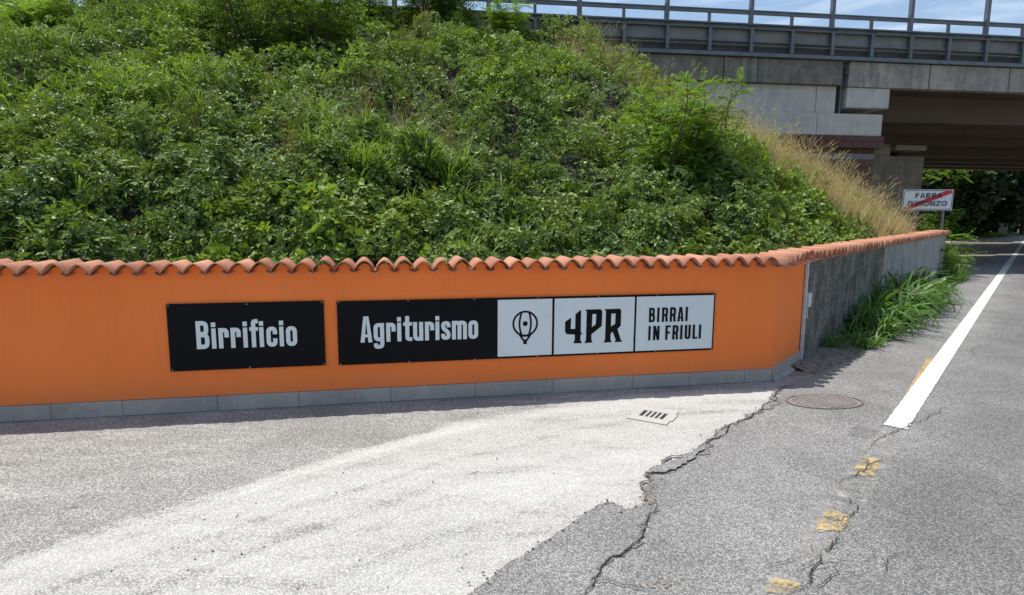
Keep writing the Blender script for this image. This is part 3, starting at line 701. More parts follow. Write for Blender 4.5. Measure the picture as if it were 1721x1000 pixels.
# balloon logo
ink = Ink(); c0 = swall(*z6(233, 282)); rx = (swall(*z6(321, 282))[0] - swall(*z6(145, 282))[0]) / 2; lw = rx * .165; ry = rx
def el(cx, cz, a_, b2, t0, t1, n=28): return [Vector((cx + a_ * math.cos(t0 + (t1 - t0) * i / n), cz + b2 * math.sin(t0 + (t1 - t0) * i / n), 0)) for i in range(n + 1)]
ink.ribbon(el(c0[0], c0[1], rx, ry, 0, 2 * math.pi)[:-1], lw, True)
for sg in (-1, 1): ink.ribbon([Vector((c0[0] + sg * rx * (.30 + .26 * math.cos(t * 1.25) - .08), c0[1] + ry * (t * .97), 0)) for t in np.linspace(-1, 1, 16)], lw * .95)
ink.poly([[(c0[0] + rx * .21 * math.cos(t), c0[1] + ry * .21 * math.sin(t)) for t in np.linspace(0, 2 * math.pi, 20)[:-1]]])
for sg in (-1, 1): ink.ribbon([Vector((c0[0] + sg * rx * .52, c0[1] - ry * .84, 0)), Vector((c0[0] + sg * rx * .12, c0[1] - ry * 1.42, 0))], lw * .95)
ink.rect(c0[0] - rx * .40, c0[1] - ry * 1.10, c0[0] + rx * .40, c0[1] - ry * .95)
ink.rect(c0[0] - rx * .15, c0[1] - ry * 1.72, c0[0] + rx * .15, c0[1] - ry * 1.32)
attach(s2, [ink.build('balloon_emblem', M['black_print'], None, lambda s, z, d: TW(.002)(s, z, d))])
# 4PR
ink = Ink()
S3 = lambda pts: [swall(*z3(*p)) for p in pts]
ink.poly([S3([(165, 225), (160, 350), (210, 350), (213, 185), (277, 135), (272, 380), (290, 410), (270, 412), (268, 470), (286, 508), (188, 510), (205, 470), (205, 412), (120, 410), (97, 385), (98, 270)])])
ink.poly([S3([(320, 135), (495, 130), (512, 155), (505, 318), (390, 410), (390, 470), (405, 500), (312, 508), (330, 470), (338, 155)]), S3([(402, 185), (445, 183), (438, 300), (395, 330)])])
ink.poly([S3([(537, 130), (708, 124), (722, 148), (717, 315), (680, 350), (715, 465), (738, 492), (648, 497), (660, 470), (625, 380), (605, 400), (602, 470), (616, 497), (524, 502), (542, 470), (553, 155)]), S3([(612, 180), (660, 178), (655, 292), (607, 325)])])
attach(s2, [ink.build('logo_lettering', M['black_print'], None, lambda s, z, d: TW(.002)(s, z, d))])
ink = Ink()
a = swall(*z3(1028, 277)); b_ = swall(*z3(1034, 115)); e = swall(*z3(1458, 268))
place_text(ink, 'BIRRAI', [0, .51, .81, 1.31, 1.79, 2.30], a[0], a[1], e[0], b_[1] - a[1], .145, [.38, .145, .38, .38, .40, .145], rad=.14)
a = swall(*z3(1020, 478)); b_ = swall(*z3(1022, 318)); e = swall(*z3(1604, 462))
place_text(ink, 'IN FRIULI', [0, .31, .8, 1.10, 1.56, 2.07, 2.37, 2.89, 3.30], a[0], a[1], e[0], b_[1] - a[1], .145, [.145, .41, .1, .33, .38, .145, .38, .32, .145], rad=.14)
attach(s2, [ink.build('small_lettering', M['black_print'], None, lambda s, z, d: TW(.002)(s, z, d))])
x0, z0, x1, z1 = r2; screws(s2, [(x0 + (x1 - x0) * t, z) for z in (z0 + .008, z1 - .008) for t in (.005, .17, .335, .50, .665, .83, .995)])

# ------------------------------------------------------------------ road sign
SY = 15.4; q0 = atY(1517, 318, SY); q1 = atY(1600, 354, SY); sw, sh = (q1.x - q0.x) * .985, q0.z - q1.z; sc = Vector(((q0.x + q1.x) / 2, SY, (q0.z + q1.z) / 2 + .0))
polex = atY(1584, 380, SY).x
ts = empty('town_sign', (polex, SY, 0)); tag(ts, 'white road sign on a pole reading Farra d\'Isonzo struck through by a red bar', 'road sign')
MB().tube((0, .03, -.05), (0, .03, sc.z + sh * .45), .03, .03, 12).build('pole', M['galv'], ts, smooth=False)
def ST(off): return lambda x, z, d=0: Vector((sc.x - polex + x, -off - d * 3, sc.z + z + x * .01))
def rrect(w_, h_, r, seg=6):
    out = []
    for cx, cy, t0 in ((w_ / 2 - r, h_ / 2 - r, 0), (-w_ / 2 + r, h_ / 2 - r, 90), (-w_ / 2 + r, -h_ / 2 + r, 180), (w_ / 2 - r, -h_ / 2 + r, 270)):
        for k in range(seg + 1): t = R(t0 + 90 * k / seg); out.append((cx + r * math.cos(t), cy + r * math.sin(t)))
    return out
MB().box((sc.x - polex, 0, sc.z), (sw, .025, sh)).build('backplate', M['galv'], ts)
def inkpart(name, mat, off, fn): i_ = Ink(); fn(i_); return i_.build(name, M[mat], ts, lambda x, z, d: ST(off)(x, z, d))
inkpart('border', 'sign_white', .015, lambda i_: i_.poly([rrect(sw * .985, sh * .97, .02)]))
inkpart('frame_line', 'sign_black', .018, lambda i_: i_.ribbon([Vector((p[0], p[1], 0)) for p in rrect(sw * .95, sh * .88, .055)], .014, True))
def txt(i_):
    hh = sh * .235
    place_text(i_, 'FARRA', [0, .80, 1.85, 2.85, 3.80], -sw * .25, sh * .09, sw * .27, hh, .19, [.62, .85, .72, .72, .85], rad=.2)
    place_text(i_, "D'ISONZO", [0, .95, 1.32, 1.75, 2.62, 3.78, 4.80, 5.75], -sw * .385, -sh * .285, sw * .375, hh, .18, [.76, .16, .18, .68, .95, .80, .76, .95], rad=.3)
inkpart('lettering', 'sign_black', .0285, txt)
inkpart('red_bar', 'sign_red', .021, lambda i_: i_.poly([[(-sw * .47, -sh * .45), (-sw * .36, -sh * .455), (sw * .475, sh * .33), (sw * .475, sh * .42), (sw * .44, sh * .455), (sw * .37, sh * .455), (-sw * .47, -sh * .36)]]))

# ------------------------------------------------------------------ motorway bridge
YB, MBR = 16.12, .13
dB = Vector((1, MBR, 0)).normalized(); nB = Vector((dB.y, -dB.x, 0)); RZB = math.atan2(dB.y, dB.x)
O1 = Vector((9.07, YB + MBR * 9.07, 0))
def bs(px, back=0.0):                       # distance along the bridge line from O1 for an image column
    p0 = O1 - nB * back; d = ray(px, 150); o = Vector((0, 0, CAMZ)); t = (p0 - o).dot(nB) / d.dot(nB); return (o + d * t - p0).dot(dB)
def bz(px, py, back=0.0): return on_plane(px, py, O1 - nB * back, nB).z
br = empty('motorway_bridge', O1, RZB); tag(br, 'concrete motorway bridge with grey steel parapet crossing over the road', 'bridge')
def bb(name, x0, x1, y0, y1, z0, z1, mat, bevel=0, par=br): return MB().box(((x0 + x1) / 2, (y0 + y1) / 2, (z0 + z1) / 2), (x1 - x0, y1 - y0, z1 - z0)).build(name, M[mat], par, bevel=bevel)
zs0 = bz(1426, 145.4); zs1 = bz(1414, 103); print('slab z', zs0, zs1, 'rail', bz(1414, 29), bz(1414, 50), bz(1414, 56), bz(1414, 76), bz(1414, 90))
XG0, XG1 = bs(1415), bs(1425)
jl = [-22, -17, -12, -9, -6.4, -3.6, bs(1272), XG0]
for a, b_ in zip(jl[:-1], jl[1:]): bb('fascia_panel', a + .012, b_ - .012, 0 + random.uniform(0, .015), .28, zs0 + .03, zs1, 'conc_fascia', .01)
jr = [XG1, bs(1561), bs(1695)]; jr += [jr[-1] + 2.5 * k for k in range(1, 9)]
for a, b_ in zip(jr[:-1], jr[1:]): bb('fascia_panel', a + .012, b_ - .012, 0 + random.uniform(0, .015), .28, zs0, zs1, 'conc_bridge', .01)
YW1 = 6.6
bb('joint_dark_block', XG0 - .04, XG1 + .04, .40, .7, 4.40, zs1 - .05, 'conc_under')  # dark block added behind the joint so the bright gap reads dark
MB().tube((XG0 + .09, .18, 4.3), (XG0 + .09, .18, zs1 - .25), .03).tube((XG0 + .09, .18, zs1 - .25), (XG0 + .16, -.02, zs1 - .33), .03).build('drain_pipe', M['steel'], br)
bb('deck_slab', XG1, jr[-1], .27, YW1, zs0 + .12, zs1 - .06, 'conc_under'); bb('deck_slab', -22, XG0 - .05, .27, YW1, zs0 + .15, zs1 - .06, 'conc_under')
bb('kerb_beam', -22, jr[-1], .05, .5, zs1 + .002, zs1 + .14, 'conc_fascia')
zbb = bz(1426, 180)
bb('beam_end', XG1 + .03, bs(1495, .1), .06, 1.3, zbb, zs0 - .003, 'conc_pale', .02)
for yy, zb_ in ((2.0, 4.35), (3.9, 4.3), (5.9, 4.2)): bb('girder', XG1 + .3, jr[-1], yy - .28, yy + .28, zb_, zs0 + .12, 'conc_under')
# abutment
zl0, zl1 = bz(1450, 228, .0), bz(1405, 191, .15); XE1 = bs(1490)
print('ledge', zl0, zl1, XE1)
ab = empty('bridge_abutment', O1 + nB * 0, RZB); tag(ab, 'concrete bridge abutment clad in dark red ribbed brick behind the dry grass', 'abutment')
xa = bs(1405, .18)
for a, b_ in ((-9, -5.2), (-5.2, bs(1230, .18)), (bs(1230, .18), bs(1372, .18)), (bs(1372, .18), xa)): bb('wall_panel', a + .008, b_ - .008, .16 + random.uniform(0, .006), .5, zl1, zs0 + .02, 'conc_pale', 0, ab)
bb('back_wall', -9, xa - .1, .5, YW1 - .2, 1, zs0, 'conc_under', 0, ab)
for a, b_ in ((-9, -3.0), (-3.0, bs(1379)), (bs(1379), XE1)): bb('ledge_block', a + .004, b_ - .004, .04 + random.uniform(0, .01), 1.4, zl0, zl1 - .01, 'conc_pale', .015, ab)
bb('bearing_shelf', xa - .1, XE1 - .02, 1.4, YW1 - .2, zl0, zl1 - .06, 'conc_under', 0, ab)
def ribbed(x0, x1, y, z0, z1, mat, par, name='ribbed_cladding', pitch=.055, dep=.018):
    n_ = int((x1 - x0) / pitch); v = []; f = []
    for i in range(n_):
        a = x0 + i * pitch
        for xx, dd in ((a, dep), (a + pitch * .25, 0), (a + pitch * .75, 0), (a + pitch * .98, dep)): v += [(xx, y + dd, z0), (xx, y + dd, z1)]
    for i in range(4 * n_ - 1): f.append((2 * i, 2 * i + 2, 2 * i + 3, 2 * i + 1))
    return link(name, mesh(name, v, f, M[mat]), par)
zc0 = bz(1490, 249); x1c = bs(1495)
bb('cladding_core', -9, x1c - .02, .03, 1.6, zc0, zl0 - .01, 'brick_brown', 0, ab)
zm = (zl0 + zc0) / 2
ribbed(-6, x1c, 0.0, zm + .012, zl0 - .012, 'brick_red', ab); ribbed(-6, x1c, 0.0, zc0, zm - .012, 'brick_red', ab)
x1d = bs(1484, .15)
bb('wall_core', -9, x1d - .01, .24, YW1 - .2, -.2, zc0 + .01, 'brick_brown', 0, ab)
zz = zc0
for hh, mm in ((.14, 'brick_red'), (.17, 'brick_grey'), (.2, 'brick_brown'), (.2, 'brick_brown'), (.2, 'brick_red'), (.2, 'brick_brown'), (.17, 'brick_grey'), (.2, 'brick_red'), (.2, 'brick_red'), (.2, 'brick_brown'), (.5, 'brick_brown'), (.8, 'brick_brown')):
    if zz < 0: break
    ribbed(-6, x1d, .2, zz - hh + .012, zz - .004, mm, ab, 'ribbed_course'); zz -= hh
# parapet
zr1, zr0 = bz(1414, 24.5), bz(1414, 31.5); zf1, zf0 = bz(1414, 48), bz(1414, 56.5); zpl = bz(1414, 76); zb1, zb0 = bz(1414, 96), bz(1414, 102)
pxs_t = [972, 1117, 1257, 1390, 1520, 1647]; PS = (bs(1647) - bs(972)) / 5; tx0 = bs(972)
print('post spacing', PS)
k0 = int((-20 - tx0) / PS); k1 = int((jr[-1] - tx0) / PS)
xL, xR = tx0 + k0 * PS, tx0 + k1 * PS
for k in range(k0, k1):
    a = tx0 + k * PS; m_ = a + PS / 2
    MB().box((0, 0, (zf1 + 8.4) / 2), (.085, .12, 8.4 - zf1)).box((-.06, -.03, (zf1 + zr1 + .05) / 2), (.035, .05, zr1 + .05 - zf1)).build('tall_post', M['steel'], br, (a, .02, 0))
    MB().box((0, 0, (zf1 + zr0) / 2), (.07, .06, zr0 - zf1)).build('short_post', M['steel'], br, (m_, .02, 0))
    MB().box((PS / 2, 0, (zr0 + zr1) / 2), (PS - .09, .07, zr1 - zr0)).box((PS / 2, -.02, zr1 - .02), (PS - .09, .08, .02)).build('top_rail', M['steel'], br, (a, .02, 0))
    MB().box((PS / 2, 0, zf1 - .02), (PS - .004, .16, .035)).box((PS / 2, .02, (zf1 + zf0) / 2 - .02), (PS - .004, .05, zf1 - zf0 - .04)).box((PS / 2, -.02, zf0 - .01), (PS - .004, .14, .02)).build('middle_beam', M['steel'], br, (a, -.02, 0))
    MB().box((PS / 2, 0, (zb0 + zb1) / 2), (PS - .004, .16, zb1 - zb0)).build('bottom_flange', M['steel'], br, (a, -.02, 0))
    for q in (a, m_):
        pst = MB().box((0, 0, (zf0 + zb1) / 2), (.085, .10, zf0 - zb1 - .02)).build('lower_post', M['steel'], br, (q, -.05, 0))
        bm_ = MB()
        for dx in (-.09, -.03, .03, .09): bm_.tube((dx, -.105, zf0 + .035), (dx, -.125, zf0 + .035), .014, .014, 6)
        tag(bm_.build('bolts', M['bolt'], pst, (0, .05, 0)), kind='stuff')
        hw = PS / 2 - .006; cx = q + PS / 4
        MB().box((0, 0, (zf0 + zpl) / 2 - .0), (hw, .02, zf0 - zpl - .02)).build('steel_plate', M['steel_panel'], br, (cx, .04, 0))
        for z_ in (zpl - .03, zpl - .12): MB().box((0, 0, 0), (hw - .02, .09, .02), Matrix.Rotation(R(-18), 4, 'X')).build('louvre', M['steel_panel'], br, (cx, .0, z_))
        MB().box((0, 0, (zb1 + zpl) / 2), (hw, .02, zpl - zb1)).build('recess_plate', M['steel_dark'], br, (cx, .09, 0))

# second carriageway bridge behind
O2 = O1 - nB * 7.25; b2 = empty('motorway_bridge', O2, RZB); tag(b2, 'second parallel concrete bridge deck seen behind the gap under the first deck', 'bridge')
BK = 7.25
z2a, z2b = bz(1540, 240, BK), bz(1540, 252, BK); x2a, x2b = bs(1518, BK), bs(1571, BK); print('deck2', z2a, z2b, x2a, x2b)
bb('fascia_panel', -26, 30, 0, .3, z2a, z2a + .66, 'conc_bridge', 0, b2); bb('deck_slab', -26, 30, .3, 8.3, z2a + .15, z2a + .5, 'conc_under', 0, b2)
bb('beam_end', x2a, x2b, .1, 1.2, z2b, z2a - .003, 'conc_pale', .02, b2)
for yy in (1.6, 3.8, 6.0, 8.0): bb('girder', x2b - .3, 30, yy - .28, yy + .28, z2b - .12, z2a + .15, 'conc_under', 0, b2)
bb('far_parapet', -26, 30, 8.1, 8.3, z2a + .5, z2a + 1.5, 'conc_bridge', 0, b2)
ab2 = empty('bridge_abutment', O2, RZB); tag(ab2, 'plain shaded concrete abutment under the second bridge beside the town sign', 'abutment')
xa2 = bs(1568, BK); zt2 = bz(1520, 262, BK)
bb('wall_panel', -20, xa2, .12, 8, zt2 - 1.15, zt2, 'conc_bridge', 0, ab2); bb('wall_panel', -20, xa2, .12, 8, 1.6, zt2 - 1.16, 'conc_bridge', 0, ab2); bb('wall_panel', -20, xa2 - .02, .14, 8, -.2, 1.59, 'conc_bridge', 0, ab2)
bb('back_wall', -20, x2a - .08, .3, 8, zt2, z2a + .1, 'conc_pale', 0, ab2)

# ------------------------------------------------------------------ embankment
CX, CY = 1.3, YB + MBR * 2.0 - .15
def bank_h(x, y):
    x = np.asarray(x, float); y = np.asarray(y, float)
    ty = YB + MBR * np.minimum(x, CX) - .35; dy = np.maximum(0, ty - y); dx = np.maximum(0, x - CX) * 1.27
    d = np.sqrt(dx * dx + dy * dy); h = 5.72 + .30 * np.clip((.5 - x) / 3, 0, 1) - .53 * d
    wa = -((x - A0.x) * nW.x + (y - A0.y) * nW.y); wb = -((x - A2.x) * nR.x + (y - A2.y) * nR.y); wd_ = np.maximum(0, np.minimum(wa, wb) - .2)
    h = np.minimum(h, .72 + .95 * wd_)
    lo = .42 + .12 * np.clip((x - 5) / 3, 0, 1); h = np.where(h > lo + .3, h, lo + .3 * np.exp((h - lo - .3) / .3))
    return h
def lump(x, y):
    wa = -((x - A0.x) * nW.x + (y - A0.y) * nW.y); wb = -((x - A2.x) * nR.x + (y - A2.y) * nR.y); k = np.clip(np.minimum(wa, wb) / 1.2, .25, 1)
    return k * (.62 * (vnoise(x, y, .75, 1) - .45) + .50 * (vnoise(x, y, 1.7, 2) - .5) + .42 * (vnoise(x, y, 3.4, 3) - .5) + .24 * (vnoise(x, y, 7.5, 4) - .5))
def inside_bank(x, y, m_=.32):
    a = (x - A0.x) * nW.x + (y - A0.y) * nW.y; b_ = (x - A2.x) * nR.x + (y - A2.y) * nR.y
    right_end = (x - A3.x) * dR.x + (y - A3.y) * dR.y
    ab_ = (x - O1.x) * nB.x + (y - O1.y) * nB.y
    return (a < -m_) & ((b_ < -m_)) & (right_end < 3.2) & ((ab_ > .06) | (x < CX))
gx = np.arange(-24, 15, .2); gy = np.arange(3.6, 34, .2); XX, YY = np.meshgrid(gx, gy)
HH = bank_h(XX, YY) + .25 * lump(XX, YY); v = np.stack([XX, YY, HH], -1).reshape(-1, 3); nx, ny = len(gx), len(gy)
ii = (np.arange(ny - 1)[:, None] * nx + np.arange(nx - 1)[None, :]).ravel(); faces = np.stack([ii, ii + 1, ii + nx + 1, ii + nx], -1); cc = v[faces].mean(1)
k_ = ((cc[:, 0] - A0.x) * nW.x + (cc[:, 1] - A0.y) * nW.y < -.14) & ((cc[:, 0] - A2.x) * nR.x + (cc[:, 1] - A2.y) * nR.y < -.14)
k_ &= ~(((cc[:, 0] - O1.x) * nB.x + (cc[:, 1] - O1.y) * nB.y < -.4) & (cc[:, 0] > 6.0)); k_ &= ((cc[:, 0] - A3.x) * dR.x + (cc[:, 1] - A3.y) * dR.y < 3.5)
tag(link('embankment', np_mesh('embankment', v, faces[k_], M['soil'], True)), kind='structure')
def B(px, py):                                # where a sight line meets the planted slope
    d = ray(px, py); t = 4.0
    while t < 30:
        q = Vector((0, 0, CAMZ)) + d * t
        if q.z < float(bank_h(q.x, q.y)) + .25: return q
        t += .05
    return q

# leaf builders ------------------------------------------------------------
def leaf(V, F, base, d, up, ln, wd, fold=.25, broad=.45):
    d = d.normalized(); s = d.cross(up); s = s.normalized() if s.length > 1e-4 else d.orthogonal().normalized(); u = s.cross(d)
    m_ = base + d * ln * broad - u * wd * fold; n0 = len(V)
    tip = base + d * ln - u * ln * .12
    V += [base, m_ + s * wd / 2 + u * wd * fold, tip, m_ - s * wd / 2 + u * wd * fold, m_]
    F += [(n0, n0 + 1, n0 + 4), (n0 + 1, n0 + 2, n0 + 4), (n0, n0 + 4, n0 + 3), (n0 + 4, n0 + 2, n0 + 3)]
def rdir(rr, zmin=-.2, zmax=1):
    t = rr.uniform(0, 2 * math.pi); z = rr.uniform(zmin, zmax); r = math.sqrt(max(0, 1 - z * z)); return Vector((r * math.cos(t), r * math.sin(t), z))
def obj_only(name, V, F, mat):
    return bpy.data.objects.new(name, mesh(name, V, F, mat))
def bramble(seed, mat, sz=.058, n=11, rad=.17, tri=True):
    rr = random.Random(seed); V, F = [], []
    for k in range(n):
        t = rr.uniform(0, 6.28); r = rad * math.sqrt(rr.random()); c_ = Vector((r * math.cos(t), r * math.sin(t), rr.uniform(-.03, .04) + .07 - .15 * (r / rad) ** 2))
        up = (Vector((0, 0, 1)) + c_ * 4 + rdir(rr, -.3, .6) * .6).normalized(); d = rdir(rr, -.15, .15); d = (d - up * d.dot(up)).normalized(); s = sz * rr.uniform(.65, 1.3)
        sd_ = d.cross(up)
        leaf(V, F, c_ + d * s * .2, d, up, s * 1.15, s * .72)
        if tri:
            for sg in (-1, 1): leaf(V, F, c_, (d * .35 + sd_ * sg).normalized(), (up + rdir(rr, -.3, .3) * .3), s, s * .62)
    return obj_only('bramble_sprig', V, F, mat)
def broad(seed, mat, sz=.066, n=8):
    rr = random.Random(seed); V, F = [], []
    for k in range(n):
        c_ = rdir(rr, -.1, .5) * .16 * rr.random(); up = (Vector((0, -.3, 1)) + rdir(rr, -.2, .6) * .8).normalized(); d = rdir(rr, -.5, .1); s = sz * rr.uniform(.5, 1.2)
        d = (d - up * d.dot(up)).normalized(); sd_ = d.cross(up); n0 = len(V)
        pts = [(0, .12), (-.12, .42), (.25, .55), (.62, .36), (1.0, 0), (.62, -.36), (.25, -.55), (-.12, -.42)]
        V += [c_ + d * (a * s) + sd_ * (b2 * s) - up * (s * (.12 * a * a - .22 * abs(b2))) for a, b2 in pts] + [c_ + d * s * .3 - up * s * .02]
        F += [(n0 + 8, n0 + j, n0 + (j + 1) % 8) for j in range(8)]
    return obj_only('vine_sprig', V, F, mat)
def tuft(seed, mat, n=22, ln=.42, wd=.012, spread=.5, droop=.5, seedhead=False, name='grass_tuft', base=.05):
    rr = random.Random(seed); V, F = [], []
    for k in range(n):
        t = rr.uniform(0, 6.28); d = Vector((math.cos(t), math.sin(t), 0)); l = ln * rr.uniform(.5, 1.15); lean = rr.uniform(.05, spread); p = d * base * rr.random(); s = Vector((-d.y, d.x, 0)); s = (s + rdir(rr) * .4).normalized()
        segs = 5; n0 = len(V); ang = math.pi / 2 - lean; dr = droop * rr.uniform(.3, 1.3)
        for j in range(segs + 1):
            w = wd * (1 - (j / segs) ** 2) * (.6 if j == 0 else 1) + .0008; V += [p + s * w / 2, p - s * w / 2]
            p = p + (d * math.cos(ang) + Vector((0, 0, math.sin(ang)))) * l / segs; ang -= dr * (j + 1) / segs * 1.1
        for j in range(segs): F.append((n0 + 2 * j, n0 + 2 * j + 1, n0 + 2 * j + 3, n0 + 2 * j + 2))
        if seedhead and rr.random() < .7:
            dd = (d * math.cos(ang) + Vector((0, 0, math.sin(ang))))
            for j in range(7): leaf(V, F, p - dd * .016 * j, (dd + rdir(rr, -.4, .4) * .55), s, .030, .008)
    return obj_only(name, V, F, mat)
def pinnate(V, F, base, d, up, ln, pairs, lf, rr):
    d = d.normalized(); p = base.copy(); dd = d.copy(); step = ln / pairs; sd0 = dd.cross(up).normalized()
    n0 = len(V); V += [base + sd0 * .003, base - sd0 * .003]
    for k in range(pairs):
        dd = (dd - Vector((0, 0, 1)) * .07).normalized(); p = p + dd * step; sd_ = dd.cross(up).normalized(); s = lf * (1 - .5 * abs(k / pairs - .4))
        for sg in (-1, 1): leaf(V, F, p, (sd_ * sg + dd * .45 + rdir(rr, -.2, .2) * .15), up + rdir(rr, -.3, .3) * .3, s, s * .44, .15)
    V += [p]; F.append((n0, n0 + 1, len(V) - 1)); leaf(V, F, p, dd, up, lf * .8, lf * .3)

def scatter(name, protos, P, Nn, scl, idx, spin, label, cat, upmix=.5, tilt=.25):
    """points that carry instances of the sprig meshes"""
    n_ = len(P); up = np.tile([0, 0, 1.0], (n_, 1)); z = Nn * (1 - upmix) + up * upmix + rng.normal(0, tilt, (n_, 3)); z /= np.linalg.norm(z, axis=1)[:, None]
    x = np.stack([np.cos(spin), np.sin(spin), np.zeros(n_)], -1); x -= z * (x * z).sum(1)[:, None]; x /= np.linalg.norm(x, axis=1)[:, None]; y = np.cross(z, x)
    bb_ = -np.arcsin(np.clip(x[:, 2], -1, 1)); aa = np.arctan2(y[:, 2], z[:, 2]); ca = np.arctan2(x[:, 1], x[:, 0]); rot = np.stack([aa, bb_, ca], -1)
    me = bpy.data.meshes.new(name); me.vertices.add(n_); me.vertices.foreach_set('co', np.ascontiguousarray(P, dtype=np.float32).ravel())
    a = me.attributes.new('rot', 'FLOAT_VECTOR', 'POINT'); a.data.foreach_set('vector', rot.astype(np.float32).ravel())
    a = me.attributes.new('scl', 'FLOAT', 'POINT'); a.data.foreach_set('value', scl.astype(np.float32))
    a = me.attributes.new('idx', 'INT', 'POINT'); a.data.foreach_set('value', idx.astype(np.int32)); me.update()
    o = link(name, me)
    ng = bpy.data.node_groups.new(name + '_nodes', 'GeometryNodeTree')
    ng.interface.new_socket('Geometry', in_out='INPUT', socket_type='NodeSocketGeometry'); ng.interface.new_socket('Geometry', in_out='OUTPUT', socket_type='NodeSocketGeometry')
    gi = ng.nodes.new('NodeGroupInput'); go = ng.nodes.new('NodeGroupOutput'); ip = ng.nodes.new('GeometryNodeInstanceOnPoints'); jn = ng.nodes.new('GeometryNodeGeometryToInstance')
    for pr in reversed(protos):
        oi_ = ng.nodes.new('GeometryNodeObjectInfo'); oi_.inputs['Object'].default_value = pr; oi_.transform_space = 'ORIGINAL'; ng.links.new(oi_.outputs['Geometry'], jn.inputs[0])
    def na(nm, dt):
        q = ng.nodes.new('GeometryNodeInputNamedAttribute'); q.data_type = dt; q.inputs[0].default_value = nm; return q.outputs['Attribute']
    ng.links.new(gi.outputs[0], ip.inputs['Points']); ng.links.new(jn.outputs[0], ip.inputs['Instance']); ip.inputs['Pick Instance'].default_value = True
    ng.links.new(na('idx', 'INT'), ip.inputs['Instance Index']); ng.links.new(na('rot', 'FLOAT_VECTOR'), ip.inputs['Rotation']); ng.links.new(na('scl', 'FLOAT'), ip.inputs['Scale'])
    ng.links.new(ip.outputs[0], go.inputs[0]); md = o.modifiers.new('scatter', 'NODES'); md.node_group = ng
    return tag(o, label, cat, kind='stuff')
def bank_normals(x, y):
    e = .05; hx = (bank_h(x + e, y) + lump(x + e, y) - bank_h(x - e, y) - lump(x - e, y)) / (2 * e); hy = (bank_h(x, y + e) + lump(x, y + e) - bank_h(x, y - e) - lump(x, y - e)) / (2 * e)
    n_ = np.stack([-hx, -hy, np.ones_like(hx)], -1); return n_ / np.linalg.norm(n_, axis=1)[:, None]
def bank_points(n_, near_bias=.5, m_=.32):
    y = 4.2 + (16.6 - 4.2) * rng.random(n_) ** (1 + near_bias); y = rng.uniform(4.2, 18.2, n_) if near_bias == 0 else y
    x = rng.uniform(-1.0, 1.0, n_); x = np.where(rng.random(n_) < 1, x * (y * .95 + 1.2), x)
    k = inside_bank(x, y, m_); return x[k], y[k]

# how dry the slope is: rises towards the right-hand edge of the bank
edge_l = [B(*q) for q in ((930, 75), (1060, 130), (1180, 215), (1290, 270), (1400, 345), (1500, 392))]
ea = np.array([(p.x, p.y) for p in edge_l])
def seg_dist(x, y, P):
    d = np.full(x.shape, 1e9)
    for a, b_ in zip(P[:-1], P[1:]):
        ab_ = b_ - a; t = np.clip(((x - a[0]) * ab_[0] + (y - a[1]) * ab_[1]) / (ab_ @ ab_), 0, 1); d = np.minimum(d, np.hypot(x - a[0] - t * ab_[0], y - a[1] - t * ab_[1]))
    return d
protosA = [bramble(100 + k, M['bramble'], .052, 14, .15) for k in range(5)]
x, y = bank_points(21000, .35)
sdd = seg_dist(x, y, ea)
k = (rng.random(len(x)) > np.clip(1.0 - sdd / .8, 0, .35))
x, y = x[k], y[k]; lm = lump(x, y); z = bank_h(x, y) + .27 + lm - .34 * rng.random(len(x)) ** 1.8
scatter('bramble_cover', protosA, np.stack([x, y, z], -1), bank_normals(x, y), rng.uniform(.75, 1.35, len(x)), rng.integers(0, 5, len(x)), rng.uniform(0, 6.28, len(x)), 'dense dark green bramble leaves covering the embankment above the wall', 'bramble', .30, .42)
print('bramble', len(x))
# broad yellow-green vine leaves in patches
protosV = [broad(140 + k, M['vine']) for k in range(4)]
x, y = bank_points(9000, .2); pn_ = vnoise(x, y, .55, 21) * .6 + vnoise(x, y, 1.4, 22) * .4; k = pn_ + .09 * (y > 11) > .60 + .10 * rng.random(len(x)); x, y = x[k], y[k]
z = bank_h(x, y) + .27 + lump(x, y)
scatter('vine_cover', protosV, np.stack([x, y, z], -1), bank_normals(x, y), rng.uniform(.7, 1.3, len(x)), rng.integers(0, 4, len(x)), rng.uniform(0, 6.28, len(x)), 'patches of broad yellow green vine leaves among the brambles on the bank', 'vine', .2, .35)
print('vine', len(x))
# green grass tufts
protosG = [tuft(160 + k, M['grass'], 20, .40, .015, .75, .75) for k in range(4)]
gp = [(620, 290, 1.0, 60), (690, 310, .8, 45), (740, 300, .6, 30), (110, 120, 1.3, 90), (230, 150, 1.0, 70), (60, 60, 1.4, 80), (560, 250, .6, 22), (320, 60, 1.3, 60), (270, 170, .6, 40), (1010, 330, .5, 14), (890, 150, .5, 14), (780, 330, .5, 18), (930, 100, .8, 22), (1090, 190, .5, 16), (200, 40, 1.5, 70), (400, 130, .7, 20), (470, 20, 1.5, 40), (20, 150, .7, 40), (1330, 330, .5, 12), (540, 120, .8, 12), (690, 380, .5, 12)]
xs, ys = [], []
for (a, b_, r_, n_) in gp:
    q = B(a, b_); xs.append(q.x + rng.normal(0, r_ * .55, n_)); ys.append(q.y + rng.normal(0, r_ * .4, n_))
x, y = bank_points(350, 0); xs.append(x); ys.append(y); x = np.concatenate(xs); y = np.concatenate(ys); k = inside_bank(x, y) & (rng.random(len(x)) < .45); x, y = x[k], y[k]
scatter('bank_grass', protosG, np.stack([x, y, bank_h(x, y) + .10 + lump(x, y)], -1), bank_normals(x, y), rng.uniform(.7, 1.4, len(x)), rng.integers(0, 4, len(x)), rng.uniform(0, 6.28, len(x)), 'tufts of bright green long grass on the bank', 'grass', .9, .12)
